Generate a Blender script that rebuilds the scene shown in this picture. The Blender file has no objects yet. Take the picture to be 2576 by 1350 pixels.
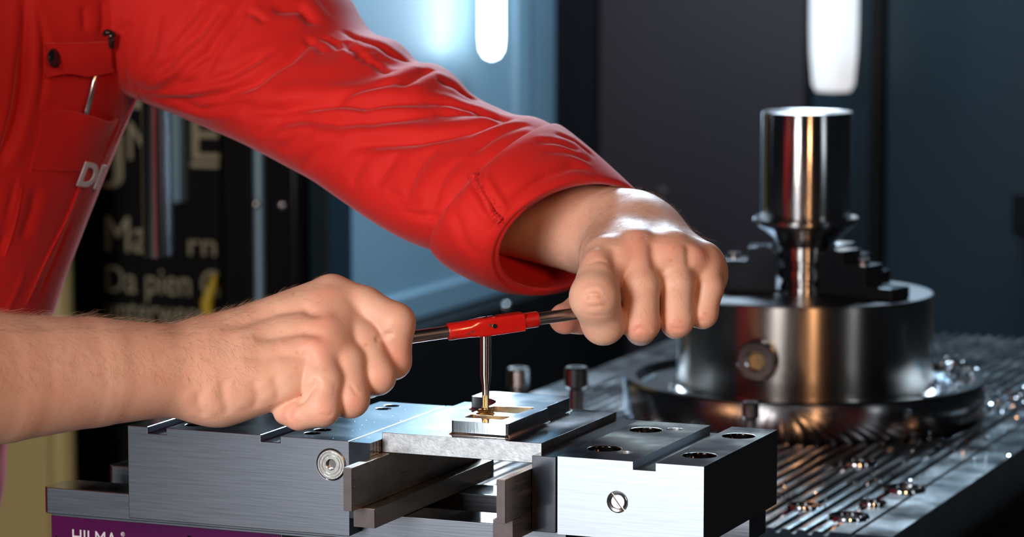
import bpy, bmesh, math, random
import numpy as np
from mathutils import Vector, Matrix
random.seed(7); rng = np.random.default_rng(7)
SC = bpy.context.scene
COL = SC.collection
# ------------------------------------------------------------------ camera
F, CX, CY, HOR = 8000.0, 1288.0, 675.0, -260.0          # focal length, centre and horizon of the 2576x1350 frame
PIT = math.atan((CY - HOR) / F); PSI = math.radians(22.41)
ZO = 0.13                                               # height of the vise jaw tops above the grooved pallet
fh = np.array([-math.sin(PSI), math.cos(PSI), 0.0])
CR = np.array([math.cos(PSI), math.sin(PSI), 0.0])
CF = math.cos(PIT) * fh - math.sin(PIT) * np.array([0, 0, 1.0])
CU = math.sin(PIT) * fh + math.cos(PIT) * np.array([0, 0, 1.0])
CAM = np.array([0.7076, -1.7888, 0.3406 + ZO])
def P(px, py, dep=None, x=None, y=None, z=None):
    """the point of the place seen at a pixel, at a depth or on a plane"""
    d = (px - CX) / F * CR - (py - CY) / F * CU + CF
    if z is not None: t = (z - CAM[2]) / d[2]
    elif x is not None: t = (x - CAM[0]) / d[0]
    elif y is not None: t = (y - CAM[1]) / d[1]
    else: t = dep
    return CAM + t * d
def proj(w):
    v = np.asarray(w) - CAM
    t = v @ CF
    return CX + F * (v @ CR) / t, CY - F * (v @ CU) / t, t
cd = bpy.data.cameras.new('camera'); co = bpy.data.objects.new('camera', cd); COL.objects.link(co)
m = Matrix.Identity(4)
for i in range(3):
    m[i][0], m[i][1], m[i][2], m[i][3] = CR[i], CU[i], -CF[i], CAM[i]
co.matrix_world = m
cd.sensor_width = 36.0; cd.lens = F / 2576 * 36
cd.clip_start = 0.05; cd.clip_end = 60
cd.dof.use_dof = True; cd.dof.focus_distance = 1.985; cd.dof.aperture_fstop = 10.0
SC.camera = co
# ------------------------------------------------------------------ world, lights, exposure
SC.view_settings.view_transform = 'Standard'; SC.view_settings.look = 'None'
SC.view_settings.gamma = 1; SC.view_settings.use_curve_mapping = False
SC.view_settings.exposure = 0.14
w = bpy.data.worlds.new('hall'); SC.world = w; w.use_nodes = True
w.node_tree.nodes['Background'].inputs['Color'].default_value = (0.30, 0.36, 0.45, 1)
w.node_tree.nodes['Background'].inputs['Strength'].default_value = 0.018
def area(name, loc, target, size, power, color, size_y=None, spread=180):
    l = bpy.data.lights.new(name, 'AREA'); l.energy = power; l.color = color
    l.shape = 'RECTANGLE'; l.size = size; l.size_y = size_y or size; l.spread = math.radians(spread)
    o = bpy.data.objects.new(name, l); COL.objects.link(o)
    o.location = loc
    o.rotation_euler = (Vector(target) - Vector(loc)).to_track_quat('-Z', 'Y').to_euler()
    return o
def camrel(r, u, f):                                    # metres right, up, forward of the camera, level
    return tuple(CAM + r * CR + u * np.array([0, 0, 1.0]) + f * fh)
area('key_softbox', (-0.46, -1.85, 0.50), (-0.02, 0.03, 0.12), 0.50, 44, (1.0, 0.97, 0.96), 1.5)
area('warm_lamp', camrel(0.36, 0.42, 0.10), (-0.05, 0.05, 0.12), 0.10, 12, (1.0, 0.50, 0.23), 0.55)
area('side_softbox', camrel(1.9, 0.5, 0.8), (0.0, 0.3, 0.1), 0.3, 3, (0.85, 0.93, 1.0), 1.2)
area('machine_light', (-0.75, 2.30, 1.25), (-0.15, 0.15, 0.2), 0.7, 50, (0.66, 0.84, 1.0), 0.3)
area('left_wall_fill', (-0.72, 2.35, 1.30), (-1.10, 2.40, 0.55), 0.4, 13, (0.45, 0.75, 1.0), 0.4)  # added fill that brightens the left wall, no visible lamp there
area('right_wall_fill', (-0.44, 2.84, 0.98), (-0.42, 2.95, 0.45), 0.12, 7.0, (0.55, 0.82, 1.0), 0.12)  # added fill above the view, brightens the top of the teal wall
# ------------------------------------------------------------------ helpers
def bm_new(): return bmesh.new()
def box(bm, x0, x1, y0, y1, z0, z1):
    vs = [bm.verts.new((x, y, z)) for z in (z0, z1) for y in (y0, y1) for x in (x0, x1)]
    for f in ((0, 2, 3, 1), (4, 5, 7, 6), (0, 1, 5, 4), (2, 6, 7, 3), (0, 4, 6, 2), (1, 3, 7, 5)):
        bm.faces.new([vs[i] for i in f])
def prism(bm, poly, a0, a1, axis='z'):
    """polygon extruded along an axis; poly lists the two other coordinates in order"""
    def pt(u, v, t):
        return {'z': (u, v, t), 'y': (u, t, v), 'x': (t, u, v)}[axis]
    lo = [bm.verts.new(pt(u, v, a0)) for u, v in poly]; hi = [bm.verts.new(pt(u, v, a1)) for u, v in poly]
    bm.faces.new(lo); bm.faces.new(hi[::-1])
    n = len(poly)
    for i in range(n): bm.faces.new((lo[i], hi[i], hi[(i + 1) % n], lo[(i + 1) % n]))
def frame_of(axis):
    a = Vector(axis).normalized()
    u = a.orthogonal().normalized(); v = a.cross(u)
    return a, u, v
def lathe(bm, prof, org=(0, 0, 0), axis=(0, 0, 1), n=48, close=True):
    """profile [(radius, height)] turned around an axis"""
    a, u, v = frame_of(axis); o = Vector(org); rings = []
    for r, h in prof:
        if r < 1e-7: rings.append([bm.verts.new(o + a * h)])
        else: rings.append([bm.verts.new(o + a * h + (u * math.cos(t) + v * math.sin(t)) * r) for t in [2 * math.pi * k / n for k in range(n)]])
    for A, B in zip(rings, rings[1:]):
        for k in range(n):
            q = [A[k % len(A)], A[(k + 1) % len(A)], B[(k + 1) % len(B)], B[k % len(B)]]
            q2 = []
            for x in q:
                if x not in q2: q2.append(x)
            if len(q2) > 2: bm.faces.new(q2)
    if close:
        for ring in (rings[0], rings[-1]):
            if len(ring) > 2: bm.faces.new(ring)
def tube(bm, pts, rad, n=10, cap=True):
    pts = [Vector(p) for p in pts]; rings = []
    rad = rad if hasattr(rad, '__len__') else [rad] * len(pts)
    u = None
    for i, p in enumerate(pts):
        t = (pts[min(i + 1, len(pts) - 1)] - pts[max(i - 1, 0)]).normalized()
        u = t.orthogonal().normalized() if u is None else (u - t * u.dot(t)).normalized()
        v = t.cross(u)
        rings.append([bm.verts.new(p + (u * math.cos(2 * math.pi * k / n) + v * math.sin(2 * math.pi * k / n)) * rad[i]) for k in range(n)])
    for A, B in zip(rings, rings[1:]):
        for k in range(n): bm.faces.new((A[k], A[(k + 1) % n], B[(k + 1) % n], B[k]))
    if cap: bm.faces.new(rings[0][::-1]); bm.faces.new(rings[-1])
def obj(name, bm, mat, parent=None, bevel=0, seg=2, smooth=True, angle=35):
    bmesh.ops.recalc_face_normals(bm, faces=bm.faces)
    me = bpy.data.meshes.new(name); bm.to_mesh(me); bm.free()
    return link(name, me, mat, parent, bevel, seg, smooth, angle)
def link(name, me, mat, parent=None, bevel=0, seg=2, smooth=True, angle=35):
    for mm in (mat if isinstance(mat, (list, tuple)) else [mat]): me.materials.append(mm)
    o = bpy.data.objects.new(name, me); COL.objects.link(o)
    if parent is not None: o.parent = parent
    if smooth: me.shade_smooth(); me.set_sharp_from_angle(angle=math.radians(angle))
    if bevel:
        b = o.modifiers.new('bevel', 'BEVEL'); b.width = bevel; b.segments = seg; b.limit_method = 'ANGLE'; b.angle_limit = math.radians(35)
        b.harden_normals = True
    return o
def cut(o, bm):
    """cut the shapes in bm out of o for good"""
    bmesh.ops.recalc_face_normals(bm, faces=bm.faces)
    me = bpy.data.meshes.new('cutter'); bm.to_mesh(me); bm.free()
    c = bpy.data.objects.new('cutter', me); COL.objects.link(c)
    c.parent = o.parent
    md = o.modifiers.new('cut', 'BOOLEAN'); md.operation = 'DIFFERENCE'; md.object = c; md.solver = 'EXACT'
    o.modifiers.move(len(o.modifiers) - 1, 0)
    off = [(x, x.show_viewport) for x in o.modifiers if x.name != 'cut']
    for x, _ in off: x.show_viewport = False
    dg = bpy.context.evaluated_depsgraph_get(); dg.update()
    new = bpy.data.meshes.new_from_object(o.evaluated_get(dg))
    for x, s in off: x.show_viewport = s
    o.modifiers.remove(o.modifiers['cut']); o.data = new; new.shade_smooth(); new.set_sharp_from_angle(angle=math.radians(35))
    bpy.data.objects.remove(c); bpy.data.meshes.remove(me)
def top_slot(o, idx=1, lim=0.9):
    for p in o.data.polygons:
        if p.normal.z > lim: p.material_index = idx
def thing(name, label, cat, loc=(0, 0, 0), group=None):
    o = bpy.data.objects.new(name, None); COL.objects.link(o); o.location = loc; o.empty_display_size = 0.02
    o['label'] = label; o['category'] = cat
    if group: o['group'] = group
    return o
def tag(o, label, cat, group=None, kind=None):
    o['label'] = label; o['category'] = cat
    if group: o['group'] = group
    if kind: o['kind'] = kind
    return o
def struct(o): o['kind'] = 'structure'; return o
def text_mesh(name, s, size, mat, matrix, parent=None, depth=0.0002, bold=0.0):
    cu = bpy.data.curves.new(name, 'FONT'); cu.body = s; cu.size = size; cu.extrude = depth; cu.offset = bold
    t = bpy.data.objects.new(name, cu); COL.objects.link(t)
    dg = bpy.context.evaluated_depsgraph_get(); dg.update()
    me = bpy.data.meshes.new_from_object(t.evaluated_get(dg))
    bpy.data.objects.remove(t); bpy.data.curves.remove(cu)
    o = link(name, me, mat, None, smooth=False)
    o.matrix_world = matrix
    if parent is not None: o.parent = parent
    return o
# ------------------------------------------------------------------ materials
def mat(name, color, rough=0.5, metal=0.0, noise=None, bump=None, rvar=None, stretch=(1, 1, 1), spec=0.5, sss=0, emit=None, coat=0, aniso=0):
    """noise=(scale, second colour, contrast); bump=(scale, strength); rvar=(scale, low, high)"""
    mt = bpy.data.materials.new(name); mt.use_nodes = True
    nt = mt.node_tree; b = nt.nodes['Principled BSDF']
    b.inputs['Base Color'].default_value = (*color, 1); b.inputs['Roughness'].default_value = rough
    b.inputs['Metallic'].default_value = metal; b.inputs['Specular IOR Level'].default_value = spec
    if coat: b.inputs['Coat Weight'].default_value = coat; b.inputs['Coat Roughness'].default_value = 0.05
    if aniso: b.inputs['Anisotropic'].default_value = aniso
    if sss:
        b.inputs['Subsurface Weight'].default_value = sss; b.inputs['Subsurface Radius'].default_value = (0.0037, 0.0014, 0.0007); b.inputs['Subsurface Scale'].default_value = 1.0
    if emit: b.inputs['Emission Color'].default_value = (*emit[0], 1); b.inputs['Emission Strength'].default_value = emit[1]
    tc = nt.nodes.new('ShaderNodeTexCoord'); mp = nt.nodes.new('ShaderNodeMapping'); mp.inputs['Scale'].default_value = stretch
    nt.links.new(tc.outputs['Object'], mp.inputs['Vector'])
    def nz(scale, detail=4):
        n = nt.nodes.new('ShaderNodeTexNoise'); n.inputs['Scale'].default_value = scale; n.inputs['Detail'].default_value = detail
        nt.links.new(mp.outputs['Vector'], n.inputs['Vector']); return n
    if noise:
        n = nz(noise[0]); r = nt.nodes.new('ShaderNodeValToRGB')
        r.color_ramp.elements[0].position = 0.5 - noise[2]; r.color_ramp.elements[1].position = 0.5 + noise[2]
        r.color_ramp.elements[0].color = (*color, 1); r.color_ramp.elements[1].color = (*noise[1], 1)
        nt.links.new(n.outputs['Fac'], r.inputs['Fac']); nt.links.new(r.outputs['Color'], b.inputs['Base Color'])
    if rvar:
        n = nz(rvar[0]); r = nt.nodes.new('ShaderNodeMapRange'); r.inputs['From Min'].default_value = 0.3; r.inputs['From Max'].default_value = 0.7
        r.inputs['To Min'].default_value = rvar[1]; r.inputs['To Max'].default_value = rvar[2]
        nt.links.new(n.outputs['Fac'], r.inputs['Value']); nt.links.new(r.outputs['Result'], b.inputs['Roughness'])
    if bump:
        n = nz(bump[0]); bp = nt.nodes.new('ShaderNodeBump'); bp.inputs['Strength'].default_value = bump[1]; bp.inputs['Distance'].default_value = 0.001
        nt.links.new(n.outputs['Fac'], bp.inputs['Height']); nt.links.new(bp.outputs['Normal'], b.inputs['Normal'])
    return mt
M = {}
M['brushed'] = mat('brushed_steel', (0.125, 0.140, 0.165), 0.36, 1, bump=(60, 0.05), rvar=(40, 0.34, 0.42), stretch=(0.6, 14, 14))
M['ground'] = mat('ground_steel', (0.56, 0.56, 0.57), 0.10, 1, rvar=(25, 0.06, 0.16), bump=(300, 0.01))
M['bright'] = mat('bright_steel', (0.32, 0.37, 0.42), 0.43, 1, bump=(60, 0.03), rvar=(40, 0.42, 0.46), stretch=(0.6, 12, 12))
M['wet_top'] = mat('oily_ground_steel', (0.50, 0.47, 0.43), 0.09, 1, noise=(22, (0.62, 0.62, 0.52), 0.12), rvar=(22, 0.07, 0.15))
M['black_steel'] = mat('near_black_steel', (0.035, 0.045, 0.06), 0.16, 0.6, rvar=(30, 0.12, 0.24))
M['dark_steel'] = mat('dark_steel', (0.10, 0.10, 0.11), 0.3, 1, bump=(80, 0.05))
M['gauge'] = mat('warm_tinted_steel', (0.42, 0.355, 0.30), 0.34, 1, bump=(70, 0.08), rvar=(60, 0.26, 0.42), stretch=(8, 0.8, 8))  # golden light on the bars tinted into the steel colour
M['gauge_end'] = mat('cut_steel_end', (0.060, 0.048, 0.052), 0.42, 0.3, noise=(120, (0.085, 0.070, 0.074), 0.2), spec=0.4)
M['alu'] = mat('sawn_aluminium', (0.24, 0.26, 0.275), 0.42, 1, noise=(220, (0.32, 0.34, 0.36), 0.15), bump=(420, 0.07), rvar=(60, 0.38, 0.48), stretch=(1.2, 1, 1.6))
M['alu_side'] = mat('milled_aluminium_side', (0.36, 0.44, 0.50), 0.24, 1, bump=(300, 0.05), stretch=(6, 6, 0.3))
M['fillet'] = mat('milled_root', (0.74, 0.68, 0.62), 0.22, 1)
M['wr_handle'] = mat('worn_handle_steel', (0.44, 0.41, 0.39), 0.30, 1, bump=(120, 0.04))
M['alu_mill'] = mat('milled_aluminium', (0.74, 0.71, 0.72), 0.10, 1, bump=(50, 0.03), rvar=(30, 0.07, 0.15))
M['turned'] = mat('turned_steel', (0.46, 0.45, 0.43), 0.28, 1, bump=(200, 0.06), rvar=(60, 0.24, 0.34), stretch=(0.4, 0.4, 30))
M['chrome'] = mat('polished_steel', (0.60, 0.60, 0.62), 0.05, 1, rvar=(20, 0.04, 0.08))
M['chrome_soft'] = mat('satin_steel', (0.55, 0.54, 0.53), 0.18, 1)
def turned(name, color, rough, an, rot=0.0):
    mt = mat(name, color, rough, 1, rvar=None)
    nt = mt.node_tree; b = nt.nodes['Principled BSDF']
    b.inputs['Anisotropic'].default_value = an; b.inputs['Anisotropic Rotation'].default_value = rot
    t = nt.nodes.new('ShaderNodeTangent'); t.direction_type = 'RADIAL'; t.axis = 'Z'
    nt.links.new(t.outputs['Tangent'], b.inputs['Tangent'])
    return mt
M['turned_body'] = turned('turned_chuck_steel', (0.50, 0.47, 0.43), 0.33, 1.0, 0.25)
M['turned_fine'] = turned('fine_turned_steel', (0.62, 0.61, 0.61), 0.20, 1.0, 0.25)
M['purple'] = mat('purple_enamel', (0.060, 0.001, 0.050), 0.4, 0, noise=(12, (0.072, 0.0015, 0.062), 0.3), spec=0.12)
M['white_ink'] = mat('white_ink', (0.62, 0.62, 0.66), 0.5)
M['black'] = mat('black_paint', (0.006, 0.006, 0.006), 0.5, spec=0.12)
M['black_gloss'] = mat('black_gloss', (0.012, 0.012, 0.014), 0.12)
M['red_paint'] = mat('red_tool_paint', (0.42, 0.006, 0.005), 0.22, 0, noise=(90, (0.50, 0.012, 0.007), 0.2), coat=0.4)
def chip_paint(mt, col, scale, thr):
    """small worn spots of bare metal in the paint"""
    nt = mt.node_tree; b = nt.nodes['Principled BSDF']
    tc = nt.nodes.new('ShaderNodeTexCoord'); v = nt.nodes.new('ShaderNodeTexNoise'); v.inputs['Scale'].default_value = scale; v.inputs['Detail'].default_value = 3
    nt.links.new(tc.outputs['Object'], v.inputs['Vector'])
    r = nt.nodes.new('ShaderNodeValToRGB'); r.color_ramp.elements[0].position = thr; r.color_ramp.elements[1].position = thr + 0.015
    nt.links.new(v.outputs['Fac'], r.inputs['Fac'])
    mx = nt.nodes.new('ShaderNodeMix'); mx.data_type = 'RGBA'
    src = b.inputs['Base Color'].links[0].from_socket
    nt.links.new(r.outputs['Color'], mx.inputs['Factor']); nt.links.new(src, mx.inputs['A']); mx.inputs['B'].default_value = (*col, 1)
    nt.links.new(mx.outputs['Result'], b.inputs['Base Color'])
chip_paint(M['red_paint'], (0.05, 0.045, 0.035), 260, 0.655)
M['wall_blue'] = mat('blue_grey_sheet', (0.24, 0.38, 0.48), 0.42, 0.35, noise=(3, (0.28, 0.43, 0.53), 0.3), rvar=(5, 0.36, 0.48))
M['wall_grey'] = mat('grey_violet_sheet', (0.031, 0.0215, 0.0255), 0.55, 0.0, noise=(2, (0.036, 0.026, 0.030), 0.3), spec=0.3)
M['wall_teal'] = mat('teal_sheet', (0.010, 0.026, 0.036), 0.42, 0.1, spec=0.35)
M['wall_dark'] = mat('dark_sheet', (0.012, 0.015, 0.02), 0.35, 0.3)
M['concrete'] = mat('grey_floor', (0.12, 0.12, 0.12), 0.6, noise=(6, (0.09, 0.09, 0.09), 0.2))
M['cream'] = mat('yellow_beige_paint', (0.46, 0.36, 0.15), 0.45)
M['cream_gloss'] = mat('yellow_beige_gloss_paint', (0.46, 0.36, 0.15), 0.28)
M['label_ink'] = mat('pale_yellow_ink', (0.30, 0.27, 0.175), 0.6)
M['yellow'] = mat('yellow_plastic', (0.62, 0.43, 0.03), 0.4)
M['lamp'] = mat('lamp_glare', (0.9, 0.9, 0.9), 0.3, emit=((0.86, 0.94, 1.0), 9.0))  # glow standing in for a lamp's reflection in the left wall
M['lamp_dim'] = mat('lamp_cover_glass', (0.9, 0.9, 0.9), 0.3, emit=((0.97, 0.98, 1.0), 0.62))
M['swarf'] = mat('metal_chips', (0.42, 0.43, 0.45), 0.14, 1)
M['gold_oil'] = mat('oily_chips', (0.66, 0.49, 0.24), 0.26, 1)
# ------------------------------------------------------------------ the setting: floor and the inside of the machine
FZ = -0.95
bm = bm_new(); box(bm, -4.0, 3.2, -3.2, 3.3, FZ - 0.05, FZ); struct(obj('floor', bm, M['concrete'], bevel=0))
XL, YB = -1.10, 2.95
def wy(px): return P(px, 400, x=XL)[1]                 # where a column of the picture meets the left wall
bm = bm_new(); box(bm, XL - 0.03, XL, wy(805), wy(1282), FZ, 1.9); struct(obj('wall_left', bm, M['wall_blue'], bevel=0.004))
bm = bm_new(); box(bm, XL - 0.03, XL + 0.012, wy(1282) + 0.003, wy(1318), FZ, 1.9); struct(obj('trim_1', bm, M['wall_blue'], bevel=0.004))
bm = bm_new(); box(bm, XL - 0.03, XL - 0.02, wy(1318) + 0.001, wy(1338), FZ, 1.9); struct(obj('trim_2', bm, M['wall_dark']))
bm = bm_new(); box(bm, XL - 0.03, XL + 0.004, wy(1338) + 0.002, wy(1392), FZ, 1.9); struct(obj('trim_3', bm, M['wall_blue'], bevel=0.004))
bm = bm_new(); box(bm, XL - 0.03, XL + 0.0, wy(1392) + 0.003, YB + 0.05, FZ, 1.9); struct(obj('trim_4', bm, M['wall_dark']))
xb = lambda px: P(px, 300, y=YB)[0]
bm = bm_new(); box(bm, XL + 0.002, xb(2022), YB, YB + 0.04, FZ, 1.9); struct(obj('wall_back', bm, M['wall_grey'], bevel=0.004))
bm = bm_new(); box(bm, xb(2022) + 0.004, xb(2190), YB + 0.02, YB + 0.05, FZ, 1.9); struct(obj('trim_5', bm, M['wall_teal'], bevel=0.003))
bm = bm_new(); box(bm, xb(2190) + 0.002, xb(2222), YB - 0.01, YB + 0.05, FZ, 1.9); struct(obj('trim_6', bm, M['black']))
bm = bm_new(); box(bm, xb(2222) + 0.003, xb(2222) + 1.3, YB, YB + 0.05, FZ, 1.9); struct(obj('wall_right', bm, M['wall_teal'], bevel=0.004))
# ledge that runs along the foot of the left wall
zl = P(1030, 760, x=XL)[2]
bm = bm_new(); prism(bm, [(XL + 0.001, zl - 0.02), (XL + 0.018, zl - 0.02), (XL + 0.012, zl + 0.012), (XL + 0.001, zl + 0.016)], wy(805), wy(1330), 'y'); struct(obj('trim_7', bm, mat('ledge_paint', (0.10, 0.155, 0.195), 0.5)))
bm = bm_new(); box(bm, XL + 0.003, XL + 0.06, wy(805), YB - 0.02, FZ, zl - 0.024); struct(obj('baseboard_left', bm, M['black'], bevel=0.004))
# front posts of the left side, seen between sleeve and forearm
YP = 1.80
xp = lambda px: P(px, 500, y=YP)[0]
bm = bm_new(); box(bm, xp(556), xp(632), YP, YP + 0.08, FZ, 1.9); struct(obj('trim_8', bm, M['black'], bevel=0.004))
bm = bm_new(); lathe(bm, [(0.0065, FZ), (0.0065, 1.9)], (xp(642), YP + 0.01, 0), n=16); struct(obj('trim_9', bm, M['wall_blue']))
bm = bm_new(); box(bm, xp(654), xp(742), YP + 0.005, YP + 0.08, FZ, 1.9); struct(obj('trim_10', bm, M['black_gloss'], bevel=0.006))
bm = bm_new(); box(bm, xp(748), xp(802), YP + 0.03, YP + 0.10, FZ, 1.9); struct(obj('trim_11', bm, M['wall_teal'], bevel=0.004))
# black machine panel with worn lettering
YT = 1.84
xt = lambda px: P(px, 600, y=YT)[0]
pan = thing('lettered_cabinet', 'black cabinet with pale worn lettering behind the person, under the raised sleeve', 'cabinet', (xt(360), YT, FZ))
bm = bm_new(); box(bm, xt(172) - xt(360), xt(552) - xt(360), 0, 0.03, 0, 2.6); obj('sheet', bm, M['black'], pan, bevel=0.003)
for s, px, py, pw, ph in (('J', 270, 438, 56, 120), ('N', 318, 400, 60, 84), ('E', 472, 400, 68, 112), ('-', 470, 444, 70, 34), ('-', 314, 308, 44, 50), ('Ma', 262, 630, 104, 78), ('rn', 470, 640, 68, 34), ('Da pien G', 264, 732, 280, 78), ('unterweres', 266, 806, 272, 44)):
    q = P(px, py, y=YT); sc = P(px + 100, py, y=YT)[0] - q[0]
    t = text_mesh('lettering', s, 0.1, M['label_ink'], Matrix.Identity(4), None, 0.0008, 0.0)
    xs = [v.co.x for v in t.data.vertices]; ys = [v.co.y for v in t.data.vertices]
    wdt, hgt = max(xs) - min(xs), max(ys) - min(min(ys), 0)
    t.matrix_world = Matrix.Translation((q[0] - xt(360), -0.001, q[2] - FZ)) @ Matrix.Rotation(math.radians(90), 4, 'X') @ Matrix.Diagonal((pw / 100 * sc / wdt, ph / 100 * sc / hgt, 1, 1))
    t.parent = pan
q0, q1 = P(462, 285, y=YT), P(462, 505, y=YT)
bm = bm_new(); box(bm, q1[0] - 0.006 - xt(360), q1[0] + 0.004 - xt(360), -0.02, 0, q1[2] - FZ, q0[2] + 0.6 - FZ); o = obj('edge_strip', bm, M['wall_blue'], pan, bevel=0.001); o['label'] = 'narrow blue steel strip'
bm = bm_new(); pts = [P(540, 690, y=YT - 0.012), P(534, 720, y=YT - 0.014), P(520, 760, y=YT - 0.016), P(524, 800, y=YT - 0.014), P(522, 850, y=YT - 0.014)]
tube(bm, [(p[0] - xt(360), p[1] - YT, p[2] - FZ) for p in pts], [0.003, 0.006, 0.008, 0.007, 0.006], 10); o = obj('pull_strap', bm, M['yellow'], pan); o['label'] = 'yellow strap'
# yellow beige cabinet column at the far left
YC = 1.62
xc = lambda px: P(px, 1100, y=YC)[0]
colm = thing('cabinet_column', 'yellow beige sheet metal column at the far left behind the person', 'column', (xc(0), YC, FZ))
bm = bm_new(); box(bm, -0.5, xc(106) - xc(0), 0.012, 0.02, 0, 2.5); obj('side_sheet', bm, M['cream'], colm, bevel=0.002)
pr_ = (xc(168) - xc(106)) / 2
bm = bm_new(); lathe(bm, [(0, 0), (pr_, 0), (pr_, 2.5), (0, 2.5)], (xc(137) - xc(0), pr_, 0), n=40); obj('edge_post', bm, M['cream_gloss'], colm)
# chrome ram that hangs in front of the lettered panel
dr = 3.1
qa, qb = P(398, 645, dep=dr), P(398, -700, dep=dr)
ram = thing('chrome_ram', 'vertical polished ram hanging in front of the lettered panel', 'cylinder', tuple(qa))
rr = 38 * dr / F
bm = bm_new(); lathe(bm, [(0, 0), (rr * 0.9, 0), (rr, 0.003), (rr, 0.40), (0, 0.40)], n=64); obj('rod', bm, M['turned_fine'], ram)
bm = bm_new(); lathe(bm, [(rr * 1.5, 0.40), (rr * 1.5, 0.75), (0, 0.75)], n=48); obj('housing', bm, M['dark_steel'], ram)
vec = np.array([xt(360), YT, qb[2]]) - qa
bm = bm_new(); tube(bm, [(0, 0, 0.6), (vec[0], vec[1] - 0.004, 0.6)], 0.03, 12); obj('bracket', bm, M['dark_steel'], ram)
# lamp reflection in the left wall built as a glowing tube, then a work lamp
l1 = P(1237, 150, x=XL + 0.045)
lamp = thing('lamp_glow', 'bright upright white lamp reflection on the blue left wall, built as a glowing tube', 'lamp', tuple(l1))
bm = bm_new(); lathe(bm, [(0, 0), (0.010, 0.004), (0.016, 0.014), (0.0175, 0.03), (0.0175, 1.0), (0, 1.0)], n=32); obj('glare_tube', bm, M['lamp'], lamp)
bm = bm_new(); box(bm, -0.044, -0.024, -0.012, 0.012, 0.9, 1.06); obj('bracket', bm, M['dark_steel'], lamp, bevel=0.002)
l2 = P(2096, 232, y=YB - 0.12)
lamp = thing('lamp_glow', 'wide greyish white glowing lamp above the steel cylinder', 'lamp', tuple(l2))
r2 = 60 * 4.85 / F
bm = bm_new(); lathe(bm, [(0, 0), (r2 * 0.7, 0.002), (r2 * 0.86, 0.012), (r2 * 0.97, 0.06), (r2, 0.10), (r2, 1.0), (0, 1.0)], n=48); obj('lamp_cover', bm, M['lamp_dim'], lamp)
bm = bm_new(); box(bm, r2 * 0.2, r2 * 0.9, r2 * 0.5, 0.118, 0.7, 0.95); obj('bracket', bm, M['dark_steel'], lamp, bevel=0.002)
# ------------------------------------------------------------------ machine table, grooved pallet
tb = thing('machine_table', 'dark machine bed under the vise and the grooved pallet', 'table', (0, 0, FZ))
bm = bm_new(); box(bm, -0.47, 0.6, -0.12, 1.75, 0.55, -0.06 - FZ); obj('bed_plate', bm, M['black'], tb, bevel=0.004)
bm = bm_new(); box(bm, -0.4, 0.45, 0.0, 1.7, 0, 0.55); obj('pedestal', bm, M['black'], tb, bevel=0.01)
PX0, PX1, PY0, PY1 = -0.42, 0.085, 0.46, 1.55
pal = thing('grooved_pallet', 'bright grooved steel pallet plate under the round chuck', 'pallet', (0, 0, -0.06))
prof = [(PX0, 0.0), (PX1, 0.0), (PX1, 0.06)]
x = PX1 - 0.030
prof += [(x + 0.0015, 0.06), (x, 0.0575), (x - 0.002, 0.06)]
x -= 0.018
while x - 0.0125 > PX0 + 0.02:
    prof += [(x, 0.06), (x - 0.002, 0.0565), (x - 0.005, 0.0565), (x - 0.007, 0.0595), (x - 0.0095, 0.060)]
    x -= 0.0125
prof += [(PX0, 0.06)]
bm = bm_new(); prism(bm, prof, PY0, PY1, 'y'); pb = obj('ridged_plate', bm, M['turned'], pal, smooth=False)
M['pallet'] = mat('pallet_steel', (0.40, 0.40, 0.41), 0.17, 1, bump=(40, 0.12), rvar=(25, 0.12, 0.26)); pb.data.materials[0] = M['pallet']
for px, py, r in ((2160, 1165, 0.016), (2275, 1232, 0.017), (2195, 1268, 0.011), (2135, 1302, 0.016), (2020, 1275, 0.013)):
    q = P(px, py, z=0.0)
    bm = bm_new(); lathe(bm, [(r * 0.72, -0.003), (r * 0.72, 0.0016), (r * 0.80, 0.0026), (r * 0.96, 0.0026), (r, 0.0016), (r, -0.002)], (q[0], q[1], 0.06), n=40, close=False)
    obj('bushing', bm, M['chrome'], pal)
    bm = bm_new(); lathe(bm, [(0, 0.0006), (r * 0.72, 0.0006), (r * 0.72, -0.001), (0, -0.001)], (q[0], q[1], 0.06), n=32); obj('bushing_shade', bm, M['black_gloss'], pal)  # flat black disc stands in for the shade inside the bushing
# ------------------------------------------------------------------ round chuck
cz = P(2022, 1115, z=0.0); hd = cz - CAM; hd[2] = 0; hd /= np.linalg.norm(hd)
RF = 0.166
cc = cz + hd * RF
ch = thing('round_chuck', 'round steel chuck with stepped jaws on the grooved pallet', 'chuck', (cc[0], cc[1], 0))
bm = bm_new(); lathe(bm, [(0.0, 0), (RF - 0.002, 0), (RF, 0.003), (RF, 0.033), (RF - 0.002, 0.035), (RF - 0.011, 0.035), (RF - 0.014, 0.031), (RF - 0.016, 0.027), (0.124, 0.024), (0.122, 0.030), (0, 0.030)], n=128); obj('flange', bm, mat('flange_steel', (0.40, 0.39, 0.39), 0.15, 1), ch)
RB = 0.1168
bm = bm_new(); lathe(bm, [(0, 0.030), (RB - 0.002, 0.030), (RB, 0.033), (RB, 0.111), (RB - 0.0015, 0.1125), (0.03, 0.1125), (0.03, 0.10), (0, 0.10)], n=128); o = obj('body', bm, [M['turned_body'], M['dark_steel']], ch); top_slot(o)  # dark reflection on the top face put into a darker steel
right = CR; fwd = hd
def chdir(deg):                                        # direction round the chuck: 0 = right of the picture, 90 = away from the camera
    a = math.radians(deg); return right * math.cos(a) + fwd * math.sin(a)
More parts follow.
